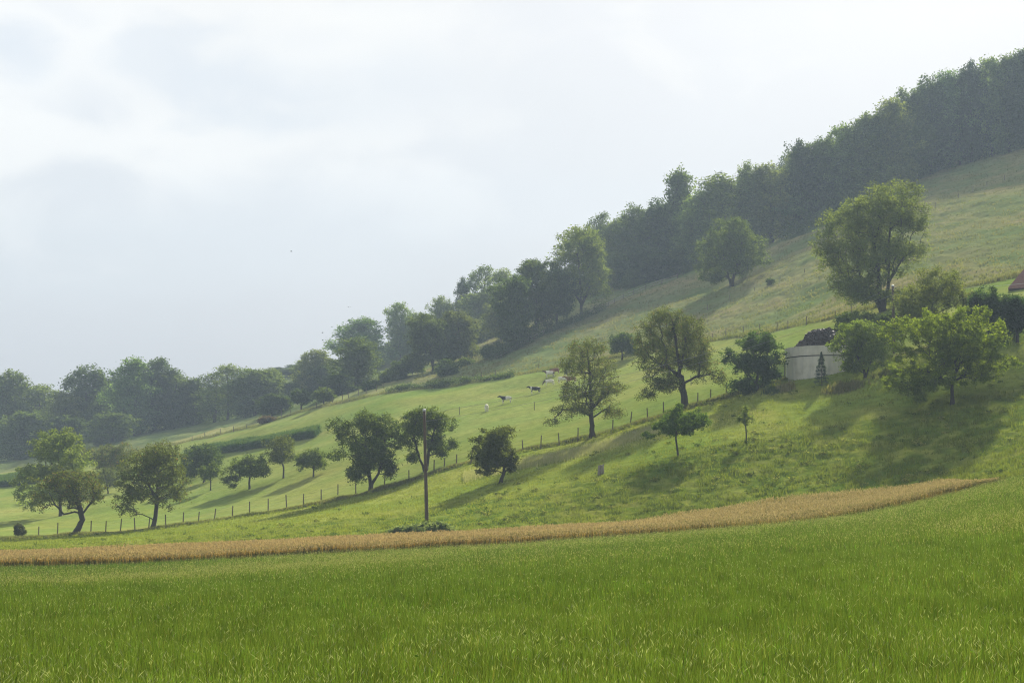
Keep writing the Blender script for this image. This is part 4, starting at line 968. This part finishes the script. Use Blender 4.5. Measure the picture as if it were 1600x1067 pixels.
V, q = box(0.05, -0.22, h2 - 1.25, 0.07, 0.5, 0.07); link('bracket', make_mesh('bracket', V, quads=q, mat=M_METAL), pr2)
for zz in (h2 - 0.35, h2 - 1.15):
    V, q, t = cyl(0.045, 0.03, 0.16, 8, zz, rings=2); V[:, 0] += 0.05; V[:, 1] -= 0.42
    link('insulator', make_mesh('insulator', V, q, t, simple_mat('brown_glaze', (0.2, 0.12, 0.07), (0.3, 0.18, 0.1), 4, 0.25, 0.0), smooth=True), pr2)
t1 = pb + Vector((lx, 0, ph))
for k, (zo, label) in enumerate([(0.35, 'upper overhead wire spanning from the tall pole to the hillside pole'), (1.15, 'lower overhead wire spanning from the tall pole to the hillside pole')]):
    e = p2 + Vector((0.05, -0.42, h2 - zo + 0.15)); s = t1 + Vector((0.12, 0, -0.25 - 0.7*k))
    V, q = cable(s, e, 1.6, 0.012, 40, 5); V = V - np.array(s)
    tag(link('overhead_wire', make_mesh('overhead_wire', V, quads=q, mat=M_WIRE), None, s), label, 'wire')
    f_ = at(1700, 428 + 18*k, 205)
    V, q = cable(e, f_, 0.7, 0.016, 24, 5); V = V - np.array(e)
    tag(link('overhead_wire', make_mesh('overhead_wire', V, quads=q, mat=M_METAL), None, e), ['upper', 'lower'][k] + ' overhead wire leading from the hillside pole towards the house', 'wire')

# weeds round the foot of the tall pole
for k, (px, py, w_, h_, lab) in enumerate([(692,822,15,11,'grey green clump of broad leaved weeds right of the tall pole foot'), (655,826,18,9,'low clump of broad leaved weeds left of the tall pole foot'), (628,829,13,7,'smallest clump of pale weeds at the edge of the cereal strip'), (673,823,9,10,'narrow clump of weeds touching the tall pole foot')]):
    PT('weed_clump', (px, py), [[(px, py-2)]], [(px, py-h_*0.6, w_, h_*0.8)], lab, cat='weeds', Y=131 + k*0.4, seed=90+k, crown='leaves', n_att=60, n_leaf=1500, sig=0.16, size=0.17, base_r=0.02, c1=(0.09, 0.14, 0.06), c2=(0.19, 0.23, 0.13))
# weeds and long grass round the tank
for k, (px, py, Y, w_, h_, n, lab, ca, cb_) in enumerate([
  (1226,594,180.5,12,14,900,'straw coloured tall weeds at the near foot of the tank', (.2,.19,.08), (.33,.29,.14)),
  (1208,602,181,12,11,900,'dark green weeds between the drooping tree and the tank', (.05,.09,.03), (.10,.14,.05)),
  (1316,586,174,26,12,2200,'tall dry grass and weeds in front of the tank', (.12,.14,.05), (.26,.23,.10)),
  (1388,574,176,24,10,1500,'rank grass under the mid green bushy tree', (.10,.14,.04), (.2,.2,.08))]):
    b = ground_at(px, Y, py); s_ = Y/F_PX; r_ = np.random.default_rng(300 + k)
    X = b.x + r_.normal(0, 0.5, n)*w_*s_; Yy = Y + r_.normal(0, 0.8, n)
    col = lerp(np.array(ca), np.array(cb_), r_.uniform(0, 1, n))
    V, q, t, _, tip = blades(X, Yy, h_*s_*r_.uniform(0.35, 1.0, n)*(0.4 + vnoise(X*1.6, Yy*1.6, k)), r_.uniform(0.04, 0.09, n), col, 0.5)
    V = V - np.array(b)
    o = link('weed_clump', make_mesh('weed_clump', V, q, t, M_GRASS, fcol=np.concatenate([col, col])), None, b); tag(o, lab, 'weeds')

# ------------------------------------------------------------------ round concrete tank with its heap
M_CONC, nt, out = mat_new('stained_concrete')
p = N(nt, 'ShaderNodeBsdfPrincipled'); p.inputs['Roughness'].default_value = 0.9
tcn = N(nt, 'ShaderNodeTexCoord'); mpn = N(nt, 'ShaderNodeMapping'); mpn.inputs['Scale'].default_value = (1.6, 1.6, 0.22); nt.links.new(tcn.outputs['Object'], mpn.inputs[0])
n1 = N(nt, 'ShaderNodeTexNoise'); n1.inputs['Scale'].default_value = 1.6; n1.inputs['Detail'].default_value = 8; nt.links.new(mpn.outputs[0], n1.inputs['Vector'])
n2 = N(nt, 'ShaderNodeTexNoise'); n2.inputs['Scale'].default_value = 1.1; n2.inputs['Detail'].default_value = 6; nt.links.new(tcn.outputs['Object'], n2.inputs['Vector'])
r1 = ramp(nt, [(0.3, (0.58, 0.565, 0.51)), (0.5, (0.70, 0.665, 0.575)), (0.75, (0.76, 0.725, 0.63))]); nt.links.new(n1.outputs['Fac'], r1.inputs[0])
r2 = ramp(nt, [(0.33, (0.82, 0.82, 0.79)), (0.55, (1, 1, 1))]); nt.links.new(n2.outputs['Fac'], r2.inputs[0])
q1 = N(nt, 'ShaderNodeMix', data_type='RGBA', blend_type='MULTIPLY'); q1.inputs[0].default_value = 1; nt.links.new(r1.outputs[0], q1.inputs[6]); nt.links.new(r2.outputs[0], q1.inputs[7])
nt.links.new(q1.outputs[2], p.inputs['Base Color'])
bpn = N(nt, 'ShaderNodeBump'); bpn.inputs['Strength'].default_value = 0.3; bpn.inputs['Distance'].default_value = 0.03; nt.links.new(n1.outputs['Fac'], bpn.inputs['Height']); nt.links.new(bpn.outputs[0], p.inputs['Normal'])
nt.links.new(p.outputs[0], out.inputs[0])
TY = 186.0
tl, tr_ = at(1232, 590, TY), at(1350, 590, TY)
TR = (tr_.x - tl.x)/2; tcx = (tl.x + tr_.x)/2; tcy = TY + 1.5
ztop = at(1232, 543, TY).z; zbot = at(1232, 594, TY).z - 1.6; TH = ztop - zbot
tank = empty('concrete_tank', (tcx, tcy, zbot)); tag(tank, 'round pale grey concrete tank with dark horizontal joint, set into the slope', 'tank')
def lathe(prof, seg=72):
    V = []; 
    for (r_, z_) in prof:
        for s in range(seg):
            a = 2*math.pi*s/seg; V.append((r_*math.cos(a), r_*math.sin(a), z_))
    q = [[k*seg + s, k*seg + (s+1) % seg, (k+1)*seg + (s+1) % seg, (k+1)*seg + s] for k in range(len(prof)-1) for s in range(seg)]
    return np.array(V), np.array(q)
zj = TH - (558 - 543)/F_PX*TY
V, q = lathe([(TR - 0.02, 0), (TR - 0.02, zj - 0.10)]); link('lower_wall', make_mesh('lower_wall', V, quads=q, mat=M_CONC, smooth=True), tank)
V, q = lathe([(TR - 0.02, zj - 0.10), (TR - 0.10, zj - 0.09), (TR - 0.10, zj + 0.01), (TR + 0.05, zj + 0.02)]); link('joint', make_mesh('joint', V, quads=q, mat=simple_mat('dark_joint', (0.05, 0.05, 0.045), (0.12, 0.115, 0.1), 3), smooth=False), tank)
V, q = lathe([(TR + 0.05, zj + 0.02), (TR + 0.05, TH), (TR - 0.2, TH + 0.004), (TR - 0.2, zj - 0.5)]); link('upper_wall', make_mesh('upper_wall', V, quads=q, mat=M_CONC, smooth=False), tank)
# heap: mound core plus lumps
hr = np.random.default_rng(12)
hx, hy = at(1286, 540, TY).x, tcy - 0.4
heap = empty('heap', (hx, hy, zbot + TH - 0.5)); tag(heap, 'dark brown lumpy heap piled up inside the round concrete tank', 'heap')
HR = min(3.7, TR - 0.5); hh_ = (543 - 514)/F_PX*TY + 0.5
def hz(x, y):
    rr = np.hypot(x - 0.4, y*1.0)/HR
    return hh_*np.clip(1 - rr**1.9, 0, 1)*(0.92 + 0.16*vnoise(x*1.2 + 9, y*1.2, 3))
rings_, seg_ = 14, 48
V = [(0.4, 0, float(hz(0.4, 0)))]; 
for k in range(1, rings_+1):
    for s in range(seg_):
        a = 2*math.pi*s/seg_; x = 0.4 + HR*k/rings_*math.cos(a)*0.97; y = HR*k/rings_*math.sin(a)*0.97; V.append((x, y, float(hz(np.array(x), np.array(y)))))
t = [[0, 1+s, 1+(s+1) % seg_] for s in range(seg_)]; q = [[1+(k-1)*seg_+s, 1+k*seg_+s, 1+k*seg_+(s+1) % seg_, 1+(k-1)*seg_+(s+1) % seg_] for k in range(1, rings_) for s in range(seg_)]
M_HEAP = simple_mat('dark_clods', (0.016, 0.011, 0.009), (0.062, 0.044, 0.034), 7.0, 0.7, 0.9)
link('mound', make_mesh('mound', np.array(V), np.array(q), np.array(t), M_HEAP, smooth=False), heap)
Vs, qs, off = [], [], 0
for k in range(900):
    a = hr.uniform(0, 2*math.pi); rr = HR*math.sqrt(hr.uniform(0, 1))*0.97; x, y = 0.4 + rr*math.cos(a), rr*math.sin(a)
    s = hr.uniform(0.14, 0.36); V, q = box(0, 0, 0, s*hr.uniform(0.7, 1.6), s, s*0.7); V = V*hr.uniform(0.75, 1.2, V.shape)
    ax = hr.normal(size=3); ax /= np.linalg.norm(ax); th = hr.uniform(0, 6.28); K = np.array([[0, -ax[2], ax[1]], [ax[2], 0, -ax[0]], [-ax[1], ax[0], 0]])
    V = V @ (np.eye(3) + math.sin(th)*K + (1 - math.cos(th))*K @ K).T + np.array([x, y, float(hz(np.array(x), np.array(y))) + s*0.3]); Vs.append(V); qs.append(q + off); off += 8
o = link('clods', make_mesh('clods', np.concatenate(Vs), quads=np.concatenate(qs), mat=M_HEAP), heap); o['kind'] = 'stuff'
# little spruce before the tank
def spruce(base, H, Rr, label, seed):
    r = np.random.default_rng(seed); root = empty('spruce', base); tag(root, label, 'tree')
    V, q, t = cyl(0.06, 0.015, H*0.95, 7, -0.1); link('trunk', make_mesh('trunk', V, q, t, M_BARK, smooth=True), root)
    n = 5200; tt = r.uniform(0, 1, n)**0.8; lev = np.clip(np.round(tt*9)/9 + r.normal(0, 0.028, n), 0, 1)
    a = np.round(r.uniform(0, 1, n)*7)/7*2*np.pi + np.round(lev*9)*1.3 + r.normal(0, 0.16, n); rm = Rr*(1 - lev)**0.8*(0.45 + 0.75*vnoise(a*1.9, np.round(lev*9)*1.7, 4)); rr = rm*r.uniform(0.1, 1, n)**0.6
    cen = np.stack([rr*np.cos(a), rr*np.sin(a), H*(0.04 + 0.96*lev) - 0.12*rr], -1)
    L = 0.10; d = np.stack([np.cos(a), np.sin(a), r.normal(-0.1, 0.3, n)], -1); e = np.cross(d, r.normal(size=(n, 3))); e /= np.linalg.norm(e, axis=1)[:, None]
    V = np.stack([cen - d*L*0.6, cen + e*L*0.2, cen + d*L*0.9, cen - e*L*0.2], 1).reshape(-1, 3); i = np.arange(n)*4
    col = lerp(np.array([0.045, 0.075, 0.07]), np.array([0.10, 0.14, 0.14]), r.uniform(0, 1, n))
    link('needles', make_mesh('needles', V, quads=np.stack([i, i+1, i+2, i+3], -1), mat=M_LEAF, fcol=col), root)
sb = ground_at(1284, 178, 586)
spruce(sb, at(1284, 550, sb.y).z - sb.z, 1.1, 'little bluish spruce standing in front of the concrete tank', 6)

# stump on the bank
M_STUMP = simple_mat('grey_dead_wood', (0.13, 0.11, 0.09), (0.30, 0.27, 0.23), 7, 0.9, 0.8, (1, 1, 0.15))
b = hit(939, 741, 120); s_ = b.y/F_PX
root = empty('tree_stump', b); tag(root, 'short grey tree stump with jagged top on the bank', 'stump')
V, q, t = cyl(5.2*s_, 4.6*s_, 15*s_, 14, -0.1, rings=6, wob=0.05, r=hr)
V[6*14:7*14, 2] += hr.uniform(-0.05, 0.10, 14); link('stem', make_mesh('stem', V, q, t, M_STUMP, smooth=False), root)
V, q, t = cyl(0.05, 0.015, 0.24, 6, 15*s_ - 0.12); V[:, 0] += 4*s_; link('splinter', make_mesh('splinter', V, q, t, M_STUMP), root)

# ------------------------------------------------------------------ farmhouse behind the dark trees
hb = ground_at(1671, 215, 450) - Vector((0, 0, 0.9))
er = at(1588, 446, 211); zr = at(1616, 426, 214).z
house = empty('farmhouse', hb, -0.32); tag(house, 'farmhouse with reddish tiled hip roof half hidden behind dark trees', 'house')
M_WALL = simple_mat('cream_render', (0.42, 0.38, 0.31), (0.52, 0.48, 0.40), 2.0, 0.9, 0.1)
M_TILE, nt, out = mat_new('clay_tiles')
p = N(nt, 'ShaderNodeBsdfPrincipled'); p.inputs['Roughness'].default_value = 0.8
tcn = N(nt, 'ShaderNodeTexCoord'); br = N(nt, 'ShaderNodeTexBrick'); br.inputs['Scale'].default_value = 3.2; br.inputs['Color1'].default_value = (0.26, 0.125, 0.085, 1); br.inputs['Color2'].default_value = (0.19, 0.09, 0.065, 1); br.inputs['Mortar'].default_value = (0.08, 0.04, 0.03, 1)
nt.links.new(tcn.outputs['Object'], br.inputs['Vector']); nt.links.new(br.outputs['Color'], p.inputs['Base Color']); nt.links.new(p.outputs[0], out.inputs[0])
ex = er.x - hb.x; ez = er.z - hb.z; rz_ = zr - hb.z; hw = -ex - 0.6; hd_ = 4.4
# walls
V, q = box(0, 0, ez/2 - 0.5, 2*(hw - 0.5), 2*(hd_ - 0.5), ez + 1.0); link('wall', make_mesh('wall', V, quads=q[2:], mat=M_WALL), house)
# hip roof with eaves thickness
rx = hw - (1603 - 1576)/F_PX*214
V = np.array([(-hw, -hd_, ez), (hw, -hd_, ez), (hw, hd_, ez), (-hw, hd_, ez), (-rx, 0, rz_ + 1.2), (rx, 0, rz_ + 1.2), (-hw, -hd_, ez - 0.16), (hw, -hd_, ez - 0.16), (hw, hd_, ez - 0.16), (-hw, hd_, ez - 0.16)])
rf = link('roof', make_mesh('roof', V, np.array([[0, 1, 5, 4], [2, 3, 4, 5], [6, 7, 1, 0], [7, 8, 2, 1], [8, 9, 3, 2], [9, 6, 0, 3], [9, 8, 7, 6]]), np.array([[3, 0, 4], [1, 2, 5]]), M_TILE), house)
V, q = box(1.2, 0.8, rz_ + 1.2, 0.6, 0.6, 1.6); link('chimney', make_mesh('chimney', V, quads=q, mat=M_WALL), rf)
M_FRAME = simple_mat('white_paint', (0.7, 0.7, 0.68), (0.8, 0.8, 0.78), 3, 0.5, 0.02); M_PANE = simple_mat('window_glass', (0.03, 0.035, 0.04), (0.06, 0.07, 0.08), 1, 0.08, 0.0)
for wx in (-hw + 1.8, -hw + 4.2, -hw + 6.6):
    V, q = box(wx, -(hd_ - 0.5) - 0.02, ez - 1.35, 1.0, 0.08, 1.3); f_ = link('window', make_mesh('window', V, quads=q, mat=M_FRAME), house)
    V, q = box(wx, -(hd_ - 0.5) - 0.07, ez - 1.35, 0.8, 0.03, 1.1); link('pane', make_mesh('pane', V, quads=q, mat=M_PANE), f_)

# ------------------------------------------------------------------ maize plots
def maize(px0, px1, py0, py1, depth, label, n, ymin, seed):
    r = np.random.default_rng(seed)
    a_, b_ = hit(px0, py0, ymin), hit(px1, py1, ymin)
    t = r.uniform(0, 1, n); f = r.uniform(0, 1, n)**1.3
    rows = np.round(f*depth/0.75)*0.75
    X = a_.x + (b_.x - a_.x)*t; Y = a_.y + (b_.y - a_.y)*t + rows + r.normal(0, 0.1, n)
    u = X/Y; X = u*Y
    z = zt(X, Y); parts_ = []
    h = 1.55*r.uniform(0.85, 1.1, n)*(0.85 + 0.3*vnoise(X/5, Y/5, 8))
    for k in range(7):
        zz = h*(0.12 + 0.115*k); an = r.uniform(0, 2*np.pi, n); L = r.uniform(0.4, 0.75, n)
        o_ = np.stack([X, Y, z + zz], -1); d = np.stack([np.cos(an)*L, np.sin(an)*L, 0.25*L], -1); d2 = np.stack([np.cos(an)*L*1.6, np.sin(an)*L*1.6, -0.12*L], -1); w_ = 0.055
        e = np.stack([-np.sin(an)*w_, np.cos(an)*w_, 0*an], -1)
        V = np.stack([o_ - e*0.7, o_ + e*0.7, o_ + d + e, o_ + d - e, o_ + d2], 1).reshape(-1, 3); i = np.arange(n)*5
        c = lerp(np.array([0.055, 0.125, 0.022]), np.array([0.10, 0.19, 0.04]), r.uniform(0, 1, n))
        parts_.append((V, np.stack([i, i+1, i+2, i+3], -1), np.stack([i+3, i+2, i+4], -1), c, c))
    s_ = 0.02; base = np.stack([X, Y, z], -1); tp = base + np.stack([0*X, 0*X, h], -1); e = np.array([s_, 0, 0])
    V = np.stack([base - e, base + e, tp + e, tp - e], 1).reshape(-1, 3); i = np.arange(n)*4
    parts_.append((V, np.stack([i, i+1, i+2, i+3], -1), None, np.tile(np.array([0.10, 0.15, 0.04]), (n, 1)), None))
    V, q, t_, fc = join(parts_)
    o = link('maize', make_mesh('maize', V, q, t_, M_GRASS, fcol=fc)); tag(o, label, 'maize crop', kind='stuff')
maize(300, 492, 714, 684, 7, 'narrow dark green plot of maize in the middle of the pasture', 3000, 230, 61)
maize(-60, 62, 767, 754, 13, 'dense green plot of maize at the far left edge behind the orchard', 3600, 230, 62)

# ------------------------------------------------------------------ cows
def cow_mesh(graze, seed):
    v, e, rad = [], [], []
    def add(p, r_, par=None):
        v.append(p); rad.append(r_)
        if par is not None: e.append((par, len(v)-1))
        return len(v)-1
    # x = forward, z = up
    pel = add((-0.72, 0, 1.16), (0.27, 0.27)); lo_ = add((-0.30, 0, 1.08), (0.35, 0.37), pel); ch = add((0.22, 0, 1.06), (0.35, 0.37), lo_); sh = add((0.62, 0, 1.14), (0.27, 0.31), ch)
    if graze:
        nk = add((0.95, 0, 0.98), (0.16, 0.21), sh); hd = add((1.22, 0, 0.68), (0.12, 0.14), nk); mz = add((1.36, 0, 0.36), (0.09, 0.09), hd); add((1.39, 0, 0.24), (0.085, 0.075), mz)
        hv = (1.20, 0.70)
    else:
        nk = add((0.98, 0, 1.30), (0.16, 0.21), sh); hd = add((1.28, 0, 1.42), (0.13, 0.14), nk); mz = add((1.55, 0, 1.28), (0.09, 0.09), hd); add((1.66, 0, 1.22), (0.085, 0.075), mz)
        hv = (1.24, 1.44)
    for s in (-1, 1):
        add((hv[0] - 0.05, s*0.24, hv[1] + 0.06), (0.035, 0.05), hd)                       # ears
        a_ = add((0.60, s*0.19, 0.72), (0.11, 0.13), sh); b_ = add((0.62 + 0.06*s, s*0.19, 0.42), (0.065, 0.07), a_); c_ = add((0.60 + 0.08*s, s*0.19, 0.12), (0.05, 0.05), b_); add((0.64 + 0.08*s, s*0.19, 0.03), (0.06, 0.06), c_)
        a_ = add((-0.70, s*0.19, 0.78), (0.13, 0.17), pel); b_ = add((-0.80 - 0.07*s, s*0.18, 0.48), (0.07, 0.08), a_); c_ = add((-0.76 - 0.08*s, s*0.18, 0.14), (0.05, 0.05), b_); add((-0.72 - 0.08*s, s*0.18, 0.03), (0.06, 0.06), c_)
    t1_ = add((-1.00, 0, 1.22), (0.05, 0.05), pel); t2_ = add((-1.08, 0, 0.85), (0.025, 0.025), t1_); add((-1.09, 0, 0.5), (0.045, 0.045), t2_)
    add((-0.45, 0, 0.72), (0.13, 0.12), lo_)                                               # udder
    me = bpy.data.meshes.new('cow_body'); me.from_pydata(v, e, [])
    o = bpy.data.objects.new('cow_tmp', me); COL.objects.link(o)
    sk = o.modifiers.new('skin', 'SKIN'); 
    if not me.skin_vertices: me.attributes
    if len(me.skin_vertices) == 0:
        with bpy.context.temp_override(object=o, active_object=o): bpy.ops.mesh.customdata_skin_add()
    for k, r_ in enumerate(rad): me.skin_vertices[0].data[k].radius = r_
    me.skin_vertices[0].data[0].use_root = True
    ss = o.modifiers.new('sub', 'SUBSURF'); ss.levels = 2; ss.render_levels = 2
    dg = bpy.context.evaluated_depsgraph_get()
    out_ = bpy.data.meshes.new_from_object(o.evaluated_get(dg))
    bpy.data.objects.remove(o)
    for pl_ in out_.polygons: pl_.use_smooth = True
    return out_
M_COW = attr_mat('cow_hide', 0.75)
cow_src = {True: cow_mesh(True, 1), False: cow_mesh(False, 2)}
def cow(px, py, face, graze, dark, share, label, seed):
    b = hit(px, py, 230); src = cow_src[graze]; me = src.copy(); me.name = 'cow'
    n = len(me.vertices); co = np.zeros(n*3, np.float32); me.vertices.foreach_get('co', co); co = co.reshape(-1, 3)
    nn = fbm(co[:, 0]*1.15 + seed*7.3, co[:, 2]*0.9 + np.sign(co[:, 1])*3.1 + seed, seed, 2)/0.75
    m_ = (nn > 1 - share) & (co[:, 2] > 0.45)
    if share > 0: m_ |= (co[:, 0] > 0.85) & (co[:, 0] < 1.5)
    col = np.ones((n, 4), np.float32); col[:, :3] = (0.70, 0.67, 0.60); col[m_, :3] = dark
    col[co[:, 2] < 0.06, :3] = (0.05, 0.04, 0.035)
    a_ = me.attributes.new('col', 'FLOAT_COLOR', 'POINT'); a_.data.foreach_set('color', col.reshape(-1))
    me.materials.clear(); me.materials.append(M_COW)
    o = link('cow', me, None, b + Vector((0, 0, -0.10))); o.rotation_euler = (0, 0, R(face)); o.scale = (0.86,)*3
    tag(o, label, 'cow', 'cows grazing on the pasture')
BLK, BRN, RED = (0.022, 0.018, 0.018), (0.085, 0.045, 0.03), (0.20, 0.09, 0.05)
cow(760.5, 643, 85, True, BLK, 0.0, 'white cow seen from behind, lowest on the pasture', 1)
cow(791, 630, 172, False, BLK, 0.55, 'black and white cow walking left, nearest the lone white one', 2)
cow(836, 615, 178, False, BLK, 0.58, 'black and white cow in the middle of the open pasture, casting a shadow', 3)
cow(858, 603, 200, True, BRN, 0.12, 'nearly white cow below the brown patched cow', 4)
cow(859, 590, 185, False, BRN, 0.55, 'brown and white patched cow above the nearly white cow', 5)
cow(867, 585, 160, True, RED, 0.9, 'plain brown cow half behind the brown patched cow', 6)
cow(889, 588, 30, False, BLK, 0.6, 'dark cow by the edge of the sparse pear crown', 7)
cow(880, 599, 10, True, RED, 0.25, 'pale cow seen through the twigs of the sparse pear', 8)
cow(892, 599, 175, False, RED, 0.5, 'reddish and white cow behind the sparse pear', 9)

# ------------------------------------------------------------------ three birds in flight
M_BIRD = simple_mat('dark_feathers', (0.03, 0.03, 0.035), (0.06, 0.06, 0.065), 10)
for k, (px, py, Y, lab) in enumerate([(455, 393, 330, 'tiny dark bird highest in the sky'), (545, 480, 340, 'tiny dark bird just left of the slim upright tree top'), (504, 520, 340, 'tiny dark bird above the middle ridge trees')]):
    pz = at(px, py, Y)
    prof = [(-0.22, 0.0), (-0.12, 0.03), (0.0, 0.055), (0.12, 0.045), (0.2, 0.02), (0.24, 0.0)]
    V, q = lathe([(max(r_, 0.002), x_) for x_, r_ in prof], 10); V = V[:, [2, 1, 0]]
    root = empty('bird', pz, R(20 + 90*k)); tag(root, lab, 'bird', 'birds in flight')
    link('body', make_mesh('body', V, quads=q, mat=M_BIRD, smooth=True), root)
    for s in (-1, 1):
        w_ = np.array([(0.09, s*0.03, 0.02), (-0.07, s*0.03, 0.02), (-0.10, s*0.26, 0.12), (0.08, s*0.24, 0.12), (-0.14, s*0.52, 0.05), (-0.08, s*0.52, 0.055)])
        V = np.concatenate([w_, w_ + np.array([0, 0, 0.012])])
        link('wing', make_mesh('wing', V, quads=np.array([[0, 1, 2, 3], [3, 2, 4, 5], [6, 7, 8, 9], [9, 8, 10, 11]]), mat=M_BIRD), root)

# ------------------------------------------------------------------ haze: the air of the valley
M_HAZE, nt, out = mat_new('valley_haze')
pv = N(nt, 'ShaderNodeVolumePrincipled')
pv.inputs['Color'].default_value = (0.60, 0.76, 0.97, 1); pv.inputs['Density'].default_value = HAZE_DENSITY; pv.inputs['Anisotropy'].default_value = 0.1
nt.links.new(pv.outputs[0], out.inputs['Volume'])
zmin = float(ZZ.min()) - 1.0
V, q = box(0, 450, (zmin + 190)/2, 2100, 1060, 190 - zmin)
hz_o = link('haze', make_mesh('haze', V, quads=q, mat=M_HAZE)); tag(hz_o, kind='stuff')
hz_o['label'] = 'pale bluish haze filling the air over the hillside'; hz_o['category'] = 'haze'
hz_o.display_type = 'WIRE'
